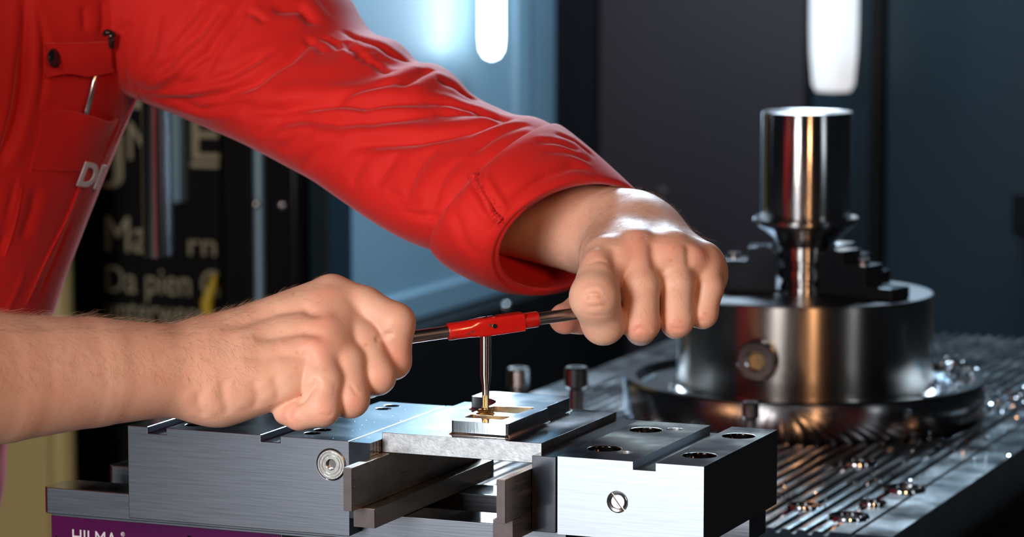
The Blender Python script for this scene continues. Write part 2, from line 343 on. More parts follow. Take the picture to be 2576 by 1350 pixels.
def chuck_jaw(deg, r_in):
    d = chdir(deg); s = np.cross([0, 0, 1.0], d)
    bm = bm_new()
    pr = [(r_in, 0.1126), (0.108, 0.1126), (0.108, 0.124), (0.078, 0.124), (0.078, 0.142), (0.053, 0.142), (0.053, 0.154), (r_in + 0.006, 0.154), (r_in, 0.149)]
    lo = [bm.verts.new(tuple(d * r - s * 0.016 + np.array([0, 0, h]))) for r, h in pr]; hi = [bm.verts.new(tuple(d * r + s * 0.016 + np.array([0, 0, h]))) for r, h in pr]
    bm.faces.new(lo); bm.faces.new(hi[::-1])
    for i in range(len(pr)): bm.faces.new((lo[i], hi[i], hi[(i + 1) % len(pr)], lo[(i + 1) % len(pr)]))
    o = obj('chuck_jaw', bm, M['black_steel'], ch, bevel=0.0012)
    bm = bm_new(); q = d * 0.066 + np.array([0, 0, 0.142]); lathe(bm, [(0.0032, 0), (0.0055, 0), (0.0055, 0.005), (0.0032, 0.005), (0.0032, 0.001)], tuple(q), n=20, close=False); obj('jaw_screw', bm, M['chrome_soft'], o)
for a in (172, 52, -38): chuck_jaw(a, 0.0265)
pd = chdir(-111); q = pd * (RB - 0.001) + np.array([0, 0, 0.064])
plug_ax = tuple(pd)
bm = bm_new(); lathe(bm, [(0.0085, 0.002), (0.0085, 0.0046), (0.0095, 0.0056), (0.0165, 0.0056), (0.0185, 0.004), (0.0185, -0.001)], tuple(q), plug_ax, 48, close=False); o = obj('key_socket', bm, M['chrome_soft'], ch); o['label'] = 'satin ring of the key socket'
bm = bm_new(); lathe(bm, [(0.0085, 0.003), (0.0045, 0.003), (0.0045, 0.0012), (0, 0.0012)], tuple(q), plug_ax, 6, close=False); obj('hex_recess', bm, M['gold_oil'], ch)
# steel cylinder held in the chuck
cy = thing('steel_cylinder', 'tall polished steel cylinder held in the jaws of the chuck', 'cylinder', (cc[0], cc[1], 0.100))
bm = bm_new(); lathe(bm, [(0, 0.081), (0.0405, 0.081), (0.0412, 0.0825), (0.0412, 0.1755), (0.0404, 0.1768), (0, 0.1768)], n=96); obj('barrel', bm, M['turned_fine'], cy)
bm = bm_new(); lathe(bm, [(0.0, 0.062), (0.030, 0.062), (0.040, 0.070), (0.0475, 0.0745), (0.0485, 0.0765), (0.0485, 0.079), (0.047, 0.081), (0, 0.081)], n=96); obj('collar', bm, M['turned_fine'], cy)
bm = bm_new(); lathe(bm, [(0, 0), (0.0235, 0), (0.0235, 0.018), (0.022, 0.020), (0.022, 0.023), (0.0245, 0.025), (0.0245, 0.034), (0.0225, 0.036), (0.0225, 0.040), (0.025, 0.042), (0.025, 0.054), (0.028, 0.058), (0.030, 0.062), (0, 0.062)], n=64); obj('neck', bm, M['turned_fine'], cy)
# studs and screws around the plates
def stud(px, pyt, dep, zb, rh, rs, hh, label):
    t = P(px, pyt, dep=dep)
    o = thing('clamp_bolt', label, 'bolt', (t[0], t[1], zb), 'clamp bolts around the chuck')
    h = t[2] - zb
    bm = bm_new(); lathe(bm, [(0, 0), (rs, 0), (rs, h - hh)], n=28, close=False); obj('shank', bm, M['chrome_soft'], o)
    bm = bm_new(); lathe(bm, [(rs, h - hh - 0.003), (rh, h - hh), (rh, h - 0.0015), (rh - 0.0015, h), (rh * 0.55, h), (rh * 0.55, h - 0.005), (0, h - 0.005)], n=28, close=False); obj('head', bm, M['chrome_soft'], o)
stud(1450, 922, 2.62, 0.0, 0.0098, 0.0062, 0.016, 'slim bolt standing right behind the milled workpiece')
stud(1304, 925, 3.05, -0.06, 0.0105, 0.007, 0.018, 'dark blurred bolt far behind the tap')
stud(1888, 1010, 2.62, 0.0, 0.0072, 0.0048, 0.012, 'small bolt shining in front of the chuck flange')
# heaps of chips
def chips(name, label, centres, n, sx, sz):
    bm = bm_new()
    for i in range(n):
        c = Vector(centres[rng.integers(len(centres))]) + Vector((rng.normal(0, sx), rng.normal(0, sx), abs(rng.normal(0, sz))))
        a = Vector(rng.normal(0, 1, 3)).normalized(); u = a.orthogonal().normalized(); v = a.cross(u)
        r = rng.uniform(0.0014, 0.0042); c.z += r; tr = rng.uniform(1.5, 4.5); w_ = rng.uniform(0.0008, 0.002); st = 7
        prev = None
        for k in range(st):
            th = tr * k / (st - 1)
            p = c + (u * math.cos(th) + v * math.sin(th)) * r + a * (th * 0.0006)
            e = [bm.verts.new(p), bm.verts.new(p + a * w_), bm.verts.new(p + a * w_ + (u * math.cos(th) + v * math.sin(th)) * 0.0003)]
            if prev:
                for j in range(3): bm.faces.new((prev[j], prev[(j + 1) % 3], e[(j + 1) % 3], e[j]))
            prev = e
    o = obj(name, bm, M['swarf'], smooth=False); tag(o, label, 'metal chips', kind='stuff'); return o
q = [tuple(np.array([cc[0], cc[1], 0.027]) + chdir(a) * 0.143) for a in (-4, 2, 7, 12, 18)]
chips('metal_chips', 'bright curled metal chips lying in the trough of the chuck flange', q, 130, 0.006, 0.006)
q = [tuple(P(px, py, z=0.001)) for px, py in ((2500, 1000), (2540, 1020), (2560, 985), (2520, 1050), (2480, 1040), (2400, 1130), (2240, 1215), (2010, 1250))]
chips('metal_chips', 'scattered metal chips on the grooved pallet right of the chuck', q, 150, 0.020, 0.002)

# small bolts and a latch on the machine walls
M['brown_knob'] = mat('brown_knob_paint', (0.06, 0.045, 0.038), 0.6, spec=0.2)
def dome(label, at, ax, r, m_='chrome_soft'):
    bm = bm_new(); lathe(bm, [(r, -0.002), (r, 0.001), (r * 0.85, r * 0.35), (r * 0.5, r * 0.6), (0, r * 0.68)], (0, 0, 0), ax, 20)
    o = obj('wall_bolt', bm, M[m_]); o.location = tuple(at); tag(o, label, 'bolt', 'small bolts on the machine walls')
dome('tiny bolt on the dark ledge foot just above the red wrench', P(1275, 772, x=XL + 0.0605), (1, 0, 0), 0.008)
dome('tiny bolt on the dark ledge foot just below the rolled cuff', P(1372, 728, x=XL + 0.0605), (1, 0, 0), 0.007)
dome('tiny bolt on the thin blue post beside the lettered cabinet', P(642, 513, y=YP + 0.0034), (0, -1, 0), 0.006)
dome('tiny bolt on the glossy black post between sleeve and forearm', P(708, 515, y=YP + 0.0048), (0, -1, 0), 0.006)
dome('small brown knob on the grey back wall above the raised wrist', P(1665, 485, y=YB - 0.0005), (0, -1, 0), 0.010, 'brown_knob')
lq = P(2566, 535, y=YB - 0.02)
lt = thing('door_latch', 'black latch block on the teal wall at the right edge', 'latch', tuple(lq))
bm = bm_new(); box(bm, -0.010, 0.05, -0.012, 0.0195, -0.033, 0.033); obj('latch_block', bm, M['black'], lt, bevel=0.004)
bm = bm_new(); lathe(bm, [(0, 0), (0.008, 0), (0.008, 0.010), (0, 0.012)], (0.03, -0.012, 0), (0, -1, 0), 24); obj('latch_knob', bm, M['dark_steel'], lt)
# ------------------------------------------------------------------ machine vise
VB = -0.06                                              # top of the machine table
VZ = lambda z: z + ZO - VB                              # heights are given from the jaw tops
vise = thing('machine_vise', 'steel machine vise with purple nameplate clamping the milled workpiece', 'vise', (0, 0, VB))
bm = bm_new()
prism(bm, [(0.022, 0), (0.135, 0), (0.135, VZ(-0.066)), (0.103, VZ(-0.066)), (0.103, VZ(-0.084)), (0.052, VZ(-0.084)), (0.052, VZ(-0.066)), (0.022, VZ(-0.066))], -0.371, 0.080, 'x')
obj('base_body', bm, M['brushed'], vise, bevel=0.0008)
for y0, y1, x1 in ((0.018, 0.050, -0.001), (0.105, 0.138, 0.090)):
    bm = bm_new(); prism(bm, [(-0.375, y0 + 0.003), (-0.372, y0), (x1, y0), (x1, y1), (-0.366, y1), (-0.375, y1 - 0.008)], VZ(-0.0665), VZ(-0.049), 'z')
    o = obj('guide_rail', bm, [M['brushed'], M['ground']], vise, bevel=0.0006); top_slot(o)
bm = bm_new()
pr = [(0.0095, 0)]
for i in range(66):
    x = i * 0.002; pr += [(0.0115, x), (0.0115, x + 0.0008), (0.0095, x + 0.0011), (0.0095, x + 0.002)]
lathe(bm, pr, (-0.139, 0.078, VZ(-0.067)), (1, 0, 0), 40); obj('spindle', bm, M['chrome_soft'], vise)
# movable jaw
bm = bm_new(); box(bm, -0.300, -0.1412, 0.0, 0.152, VZ(-0.061), VZ(0))
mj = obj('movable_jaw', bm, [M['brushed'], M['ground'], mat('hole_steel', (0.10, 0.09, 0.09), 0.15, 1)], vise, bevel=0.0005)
bm = bm_new()
for x0, x1 in ((-0.2850, -0.2716), (-0.2032, -0.1898)): box(bm, x0, x1, -0.01, 0.16, VZ(-0.0042), VZ(0.01))
cut(mj, bm)
bm = bm_new()
holes = [(786, 1089, 0.0052), (812, 1080.5, 0.0055), (964, 1027.5, 0.0052), (985, 1020, 0.0052), (487, 1068, 0.0056)]
for px, py, r in holes:
    q = P(px, py, z=ZO); lathe(bm, [(0, VZ(-0.012)), (r, VZ(-0.012)), (r, VZ(0.003)), (0, VZ(0.003))], (q[0], q[1], 0), n=36)
cut(mj, bm)
q = P(833, 1168, y=0.0)
bm = bm_new(); lathe(bm, [(0, 0.004), (0.0101, 0.004), (0.0101, -0.004), (0, -0.004)], (q[0], 0, q[2] - VB), (0, 1, 0), 48)
cut(mj, bm); top_slot(mj)
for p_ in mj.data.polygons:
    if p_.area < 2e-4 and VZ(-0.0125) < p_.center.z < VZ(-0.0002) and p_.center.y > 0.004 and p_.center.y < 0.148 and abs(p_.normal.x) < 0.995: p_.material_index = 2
bm = bm_new(); lathe(bm, [(0.0032, 0.004), (0.0032, 0.0003), (0.0036, 0.0), (0.0058, 0.0), (0.006, 0.0002), (0.0062, 0.0), (0.0078, 0.0), (0.0080, 0.0002), (0.0082, 0.0), (0.0092, 0.0), (0.0099, 0.0006), (0.0099, 0.003)], (q[0], -0.0004, q[2] - VB), (0, 1, 0), 56, close=False)
M['turned_disc'] = mat('turned_disc_steel', (0.56, 0.57, 0.56), 0.24, 1, bump=(400, 0.05)); M['pocket_warm'] = mat('milled_pocket_warm_light', (0.72, 0.62, 0.46), 0.2, 1, bump=(200, 0.1), stretch=(6, 6, 0.3))  # warm light on the pocket walls painted into their colour
o = obj('pivot_screw', bm, M['turned_disc'], mj)
bm = bm_new(); lathe(bm, [(0, 0), (0.0034, 0), (0.0034, 0.001), (0, 0.001)], (q[0], 0.0022, q[2] - VB), (0, 1, 0), 6); obj('pivot_socket', bm, M['chrome_soft'], mj)
# jaw plate of the movable jaw, with its cross cuts
bm = bm_new(); box(bm, -0.1410, -0.1262, -0.0006, 0.154, VZ(-0.049), VZ(-0.0002))
jp = obj('jaw_plate', bm, [M['black_steel'], M['ground'], M['chrome_soft']], vise, bevel=0.0004)
bm = bm_new()
for y in (0.004, 0.0085, 0.0135): box(bm, -0.1266, -0.12, y, y + 0.0007, VZ(-0.03), VZ(-0.0008))
cut(jp, bm); bm = bm_new()
for z in (-0.0045, -0.0085): box(bm, -0.1266, -0.12, -0.01, 0.017, VZ(z), VZ(z) + 0.0005)
cut(jp, bm); top_slot(jp)
for p_ in jp.data.polygons:
    if p_.normal.x > 0.9: p_.material_index = 2
# fixed jaw
bm = bm_new(); box(bm, 0.0, 0.095, 0.0, 0.145, VZ(-0.0486), VZ(0))
M['bore'] = mat('shaded_bore_steel', (0.14, 0.13, 0.13), 0.14, 1)  # shade inside the bores put into a darker steel colour
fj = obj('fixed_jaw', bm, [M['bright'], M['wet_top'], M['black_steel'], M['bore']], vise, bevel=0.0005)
bm = bm_new(); box(bm, 0.0494, 0.0640, -0.01, 0.16, VZ(-0.0050), VZ(0.01)); cut(fj, bm)
bores = [(0.0172, 0.0363), (0.0170, 0.1116), (0.0797, 0.0359), (0.0795, 0.1124)]
bm = bm_new()
for x, y in bores: lathe(bm, [(0, VZ(-0.011)), (0.0102, VZ(-0.011)), (0.0102, VZ(-0.0006)), (0.0112, VZ(0.0004)), (0.0112, VZ(0.003)), (0, VZ(0.003))], (x, y, 0), n=48)
cut(fj, bm)
bm = bm_new()
for px, py in ((1572, 1137), (1697, 1079)):
    q = P(px, py, z=ZO); lathe(bm, [(0, VZ(-0.0022)), (0.0052, VZ(-0.0022)), (0.0052, VZ(-0.0004)), (0.0057, VZ(0.003)), (0, VZ(0.003))], (q[0], q[1], 0), n=36)
cut(fj, bm)
q = P(1553, 1262, y=0.0)
bm = bm_new(); lathe(bm, [(0, 0.005), (0.0068, 0.005), (0.0068, -0.004), (0, -0.004)], (q[0], 0, q[2] - VB), (0, 1, 0), 40); cut(fj, bm)
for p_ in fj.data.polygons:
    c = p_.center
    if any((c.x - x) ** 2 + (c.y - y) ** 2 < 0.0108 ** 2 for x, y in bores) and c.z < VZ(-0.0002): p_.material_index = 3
    elif p_.normal.z > 0.9: p_.material_index = 1
    elif p_.normal.x > 0.9 and c.x > 0.09: p_.material_index = 2  # right face coloured dark for the dark surroundings it mirrors
for x, y in bores:
    bm = bm_new(); lathe(bm, [(0.0040, VZ(-0.0105)), (0.0040, VZ(-0.0055)), (0.0048, VZ(-0.0048)), (0.0078, VZ(-0.0048)), (0.0086, VZ(-0.0056)), (0.0086, VZ(-0.0109))], (x, y, 0), n=40, close=False); obj('cap_screw', bm, M['chrome'], fj)
bm = bm_new(); lathe(bm, [(0, 0.0008), (0.0042, 0.0008), (0.0046, 0.0004), (0.0046, 0.0002), (0.0060, -0.0002), (0.0066, 0.0006), (0.0066, 0.0048), (0, 0.0048)], (q[0], 0, q[2] - VB), (0, 1, 0), 48)
ss = obj('slotted_screw', bm, M['chrome_soft'], fj)
bm = bm_new(); box(bm, -0.0008, 0.0008, -0.002, 0.0018, -0.0075, 0.0075)
bmesh.ops.rotate(bm, verts=bm.verts, cent=(0, 0, 0), matrix=Matrix.Rotation(math.radians(-38), 3, 'Y')); bmesh.ops.translate(bm, verts=bm.verts, vec=(q[0], 0, q[2] - VB)); cut(ss, bm)
bm = bm_new(); box(bm, -0.0167, -0.0008, -0.0004, 0.150, VZ(-0.0480), VZ(-0.0006)); jp2 = obj('jaw_plate', bm, [M['black_steel'], M['black_gloss']], vise, bevel=0.0004); top_slot(jp2)
# purple nameplate with its letters
bm = bm_new(); box(bm, -0.3708, -0.2005, 0.0212, 0.022, VZ(-0.115), VZ(-0.0685)); npl = obj('nameplate', bm, M['purple'], vise, bevel=0.0003)
bm = bm_new(); box(bm, -0.1998, 0.079, 0.0212, 0.022, VZ(-0.115), VZ(-0.0685)); o = obj('nameplate', bm, M['black_gloss'], vise, bevel=0.0003); o['label'] = 'black plate beside the purple one'
def on_front(s, px0, py0, px1, py1, yy, name, material, parent):
    a = P(px0, py0, y=yy); b = P(px1, py0 + (px1 - px0) * 0.08, y=yy); c = P(px0, py1, y=yy)
    t = text_mesh(name, s, 0.01, material, Matrix.Identity(4), None, 0.0001)
    xs = [v.co.x for v in t.data.vertices]; ys = [v.co.y for v in t.data.vertices]
    t.data.transform(Matrix.Translation((-min(xs), -max(ys), 0)))
    sx = (b[0] - a[0]) / (max(xs) - min(xs)); sy = (a[2] - c[2]) / (max(ys) - min(ys))
    t.matrix_world = Matrix.Translation((a[0], yy, a[2] - VB)) @ Matrix.Rotation(math.radians(90), 4, 'X') @ Matrix.Diagonal((sx, sy, 1, 1))
    t.parent = parent
on_front('HILMA', 182, 1330, 294, 1366, 0.0210, 'lettering', M['white_ink'], npl)
q = P(309, 1343, y=0.021)
bm = bm_new(); lathe(bm, [(0.00125, 0), (0.00125, -0.0002), (0.00150, -0.0002), (0.00150, 0)], (q[0], 0.0211, q[2] - VB), (0, 1, 0), 32, close=False); obj('trademark_ring', bm, M['white_ink'], npl)
on_front('R', 305.5, 1338, 312.5, 1348, 0.0210, 'trademark_letter', M['white_ink'], npl)
for px in (145, 478):
    q = P(px, 1356, y=0.021); bm = bm_new(); lathe(bm, [(0, -0.0016), (0.0016, -0.0016), (0.0026, -0.0008), (0.0026, 0.001), (0, 0.001)], (q[0], 0.0212, q[2] - VB), (0, 1, 0), 28); obj('plate_screw', bm, M['chrome_soft'], npl)
# ------------------------------------------------------------------ parallel bars
def par(label, x0, x1, y0, y1, z0, z1):
    t = thing('parallel_bar', label, 'bar', ((x0 + x1) / 2, y0, z0 + ZO), 'parallel bars under the workpiece')
    bm = bm_new(); box(bm, -(x1 - x0) / 2, (x1 - x0) / 2, 0.0006, y1 - y0, 0, z1 - z0); obj('bar', bm, M['gauge'], t, bevel=0.0004)
    bm = bm_new(); box(bm, -(x1 - x0) / 2 + 0.0003, (x1 - x0) / 2 - 0.0003, 0, 0.0006, 0.0003, z1 - z0 - 0.0003); obj('end_face', bm, M['gauge_end'], t)
par('thin tall steel bar upright against the left jaw, its end nearest the round screw', -0.1260, -0.1199, -0.0410, 0.165, -0.0362, -0.0088)
par('thick low steel bar lying beneath the thin bar at the left jaw', -0.1260, -0.1112, -0.0265, 0.165, -0.0488, -0.0364)
par('thin tall steel bar upright against the black right jaw plate', -0.0232, -0.0170, -0.0420, 0.165, -0.0358, -0.0088)
par('thick low steel bar at the right jaw, cut off by the lower picture edge', -0.0306, -0.0170, -0.0300, 0.165, -0.0488, -0.0360)
# ------------------------------------------------------------------ milled workpiece
WT = 0.0042
wp = thing('milled_workpiece', 'shiny aluminium workpiece with milled island and pockets clamped between the jaws', 'workpiece', (0, 0, ZO - 0.0086))
WZ = lambda z: z + 0.0086
bm = bm_new(); box(bm, -0.1260, -0.0170, 0.0165, 0.1487, 0, WZ(WT))
wb = obj('base_block', bm, [M['alu'], M['alu_mill']], wp, bevel=0.0004); top_slot(wb)
def arc(cx, cy, r, a0, a1, n=6): return [(cx + r * math.cos(math.radians(a0 + (a1 - a0) * i / n)), cy + r * math.sin(math.radians(a0 + (a1 - a0) * i / n))) for i in range(n + 1)]
def isl(d):
    p_ = arc(-0.0805, 0.0280, 0.002 + d, 180, 270, 4) + arc(-0.0455, 0.0280, 0.002 + d, 270, 360, 6) + [(-0.0440 + d, 0.0925)] + arc(-0.0440 - 0.0018 + d, 0.0945, 0.0018, 0, 90, 3)
    p_ += [(-0.0468 + d, 0.0968)] + arc(-0.0550, 0.1380, 0.0085 + d, 0, 90, 8) + arc(-0.1005, 0.1380, 0.0085 + d, 90, 180, 8)
    p_ += [(-0.1090 - d, 0.1215 - d * 0.5), (-0.1080 - d * .5, 0.1200 - d)] + [(-0.1000, 0.1200 - d), (-0.0935, 0.1170 - d), (-0.0875, 0.1110 - d), (-0.0838 - d, 0.1030), (-0.0825 - d, 0.0940)]
    return p_
bm = bm_new(); prism(bm, isl(0), WZ(WT - 0.0005), WZ(0.0130)); il = obj('island', bm, [M['alu_mill'], M['alu_side'], M['pocket_warm']], wp, bevel=0.00025)
bm = bm_new()
prism(bm, arc(-0.0775, 0.0425, 0.0022, 180, 270, 4) + arc(-0.0555, 0.0425, 0.0022, 270, 360, 4) + arc(-0.0555, 0.0515, 0.0022, 0, 90, 4) + arc(-0.0775, 0.0515, 0.0022, 90, 180, 4), WZ(0.0075), WZ(0.02))
cut(il, bm); bm = bm_new()
prism(bm, arc(-0.0800, 0.0690, 0.003, 160, 280, 5) + arc(-0.0570, 0.0700, 0.003, 280, 360, 4) + arc(-0.0550, 0.0905, 0.003, 0, 100, 5) + arc(-0.0770, 0.0860, 0.003, 100, 170, 4), WZ(0.0065), WZ(0.02))
cut(il, bm)
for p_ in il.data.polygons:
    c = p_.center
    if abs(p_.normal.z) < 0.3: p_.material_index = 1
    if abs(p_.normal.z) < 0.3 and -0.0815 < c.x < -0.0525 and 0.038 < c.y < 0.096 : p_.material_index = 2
bm = bm_new()
r0, r1, r2_ = isl(0.0018), isl(0.0007), isl(-0.0004)
rings = [[bm.verts.new((x, y, WZ(h))) for x, y in rr_] for rr_, h in ((r0, WT - 0.0004), (r0, WT + 0.0002), (r1, WT + 0.0007), (r2_, WT + 0.0021))]
for A, B in zip(rings, rings[1:]):
    for k in range(len(A)): bm.faces.new((A[k], A[(k + 1) % len(A)], B[(k + 1) % len(B)], B[k]))
bm.faces.new(rings[0][::-1]); bm.faces.new(rings[-1])
obj('root_fillet', bm, M['fillet'], wp)
# drops of oil on the plate and the jaw
bm = bm_new()
for i in range(100):
    if rng.random() < 0.62: x, y, z = rng.uniform(-0.124, -0.090), rng.uniform(0.02, 0.146), WT
    else: x, y, z = rng.uniform(-0.175, -0.128), rng.uniform(0.004, 0.15), 0.0
    r = rng.uniform(0.00012, 0.00042)
    lathe(bm, [(r, 0), (r * 0.8, r * 0.3), (r * 0.4, r * 0.45), (0, r * 0.5)], (x, y, ZO + z - 0.00002), n=8)
o = obj('oil_drops', bm, M['alu_mill']); tag(o, 'tiny oil drops on the workpiece plate and left jaw top', 'oil', kind='stuff')
# ------------------------------------------------------------------ tap
TX, TY = -0.0725, 0.0590
tdep = ((np.array([TX, TY, 0.0]) - CAM) @ fh) / (((1220 - CX) / F * CR - (822 - CY) / F * CU + CF) @ fh)
ttop = P(1220, 822, dep=tdep)
TX2, TY2 = ttop[0], ttop[1]
tap = thing('thread_tap', 'slim bright tap standing in the workpiece below the red wrench', 'tap', (TX, TY, ZO + 0.013))
h = ttop[2] - (ZO + 0.013)
bm = bm_new(); lathe(bm, [(0.00235, 0.012), (0.0024, 0.017), (0.0036, 0.0245), (0.0036, h), (0, h)], n=40, close=False); obj('shank', bm, M['turned_fine'], tap)
bm = bm_new()
pr = []
for k in range(36):
    a = 2 * math.pi * k / 36; fl = abs(math.cos(1.5 * a + 0.4)); r = 0.0024 - 0.0010 * (1 - fl) ** 2 * 2.0
    pr.append((r * math.cos(a), r * math.sin(a)))
prism(bm, pr, -0.004, 0.0125); obj('fluted_end', bm, M['gold_oil'], tap)
bm = bm_new()
for i in range(26):
    a0 = rng.uniform(0, 6.28); pts = []; R0 = rng.uniform(0.0016, 0.0052); zz = rng.uniform(0.0002, 0.0042) * (1 - R0 / 0.007)
    for k in range(7):
        a = a0 + k * 0.55; rr_ = R0 + 0.0012 * math.cos(k * 0.9)
        pts.append((TX + rr_ * math.cos(a), TY + rr_ * math.sin(a), ZO + 0.0134 + zz + 0.0002 * k))
    tube(bm, pts, [0.00015] + [0.0005] * 5 + [0.00015], 6)
lathe(bm, [(0.0064, 0), (0.0058, 0.0004), (0.0040, 0.0010), (0.0028, 0.0024), (0.0024, 0.0042)], (TX, TY, ZO + 0.0130), n=28, close=False)
o = obj('tap_swarf', bm, M['gold_oil']); tag(o, 'small golden oily curls heaped round the foot of the tap', 'metal chips', kind='stuff')
# ------------------------------------------------------------------ tap wrench
WYAW = math.tan(math.radians(20))
def wpt(px, py):                                        # a point of the wrench axis
    return P(px, py, dep=tdep + (px - 1220) / F * tdep * WYAW)
axl = lambda px: 821 - (px - 1220) * 0.1437
wr = thing('tap_wrench', 'tap wrench with chipped red body and steel handles gripped by both fists', 'wrench', tuple(wpt(1220, axl(1220))))
wo = np.array(wpt(1220, axl(1220)))
wa = wpt(1440, axl(1440)) - wo; wa /= np.linalg.norm(wa)
wu = np.array([0, 0, 1.0]); wu -= wa * (wu @ wa); wu /= np.linalg.norm(wu); ws = np.cross(wu, wa)   # ws towards the camera side
if ws @ CF > 0: ws = -ws
def along(px): return (wpt(px, axl(px)) - wo) @ wa
for a, b, nm in ((along(858), along(1140), 'handle'), (along(1335), along(1772), 'handle')):
    bm = bm_new(); lathe(bm, [(0, a), (0.0034, a), (0.0040, a + 0.0008), (0.0040, b), (0, b)], axis=tuple(wa), n=32); obj(nm, bm, M['wr_handle'] if 'wr_handle' in M else M['chrome_soft'], wr)
bm = bm_new()
def ring(t, r, sq):                                     # circle that turns into a rounded square
    out = []
    for k in range(40):
        th = 2 * math.pi * k / 40; c_, s_ = math.cos(th), math.sin(th)
        e = 2 + sq * 9; k_ = (abs(c_) ** e + abs(s_) ** e) ** (-1 / e)
        out.append(bm.verts.new(tuple(wa * t + (ws * c_ + wu * s_) * r * k_)))
    return out
secs = [(along(1126), 0.0041, 0), (along(1126), 0.0050, 0), (along(1129), 0.0055, 0), (along(1181), 0.0055, 0), (along(1184), 0.0057, 0.05), (along(1213), 0.0058, 1), (along(1313), 0.0058, 1), (along(1314), 0.0054, 0.2), (along(1316), 0.0052, 0), (along(1350), 0.0052, 0), (along(1352), 0.0049, 0), (along(1352), 0.0041, 0)]
rg = [ring(*s_) for s_ in secs]
for A, B in zip(rg, rg[1:]):
    for k in range(40): bm.faces.new((A[k], A[(k + 1) % 40], B[(k + 1) % 40], B[k]))
bm.faces.new(rg[0]); bm.faces.new(rg[-1])
o = obj('red_body', bm, M['red_paint'], wr, angle=40)
hq = wpt(1237, 817) - wo; hq = hq + ws * (0.0058 - hq @ ws)
bm = bm_new(); lathe(bm, [(0.0013, -0.002), (0.0013, 0.0004), (0.0016, 0.0004), (0.0019, -0.0002), (0.0019, -0.001)], tuple(hq), tuple(ws), 24, close=False); obj('set_screw', bm, M['gold_oil'], o)
bm = bm_new(); lathe(bm, [(0, -0.0006), (0.0013, -0.0006), (0.0013, -0.0010), (0, -0.0010)], tuple(hq + ws * 0.0007), tuple(ws), 16); obj('screw_bore', bm, M['black'], o)
bm = bm_new()
for k, (a, b) in enumerate((((-0.002, 0.001), (0.003, -0.0005)), ((0.002, -0.0006), (0.009, 0.0012)))):
    tube(bm, [tuple(wa * (along(1220) + a[0]) + wu * 0.0060 + ws * (a[1] + 0.002)), tuple(wa * (along(1220) + (a[0] + b[0]) / 2) + wu * 0.0066 + ws * 0.003), tuple(wa * (along(1220) + b[0]) + wu * 0.0060 + ws * (b[1] + 0.002))], [0.0002, 0.0005, 0.0002], 6)
o2 = obj('stuck_chip', bm, M['swarf'], o); o2['label'] = 'silver chip stuck on the red body'
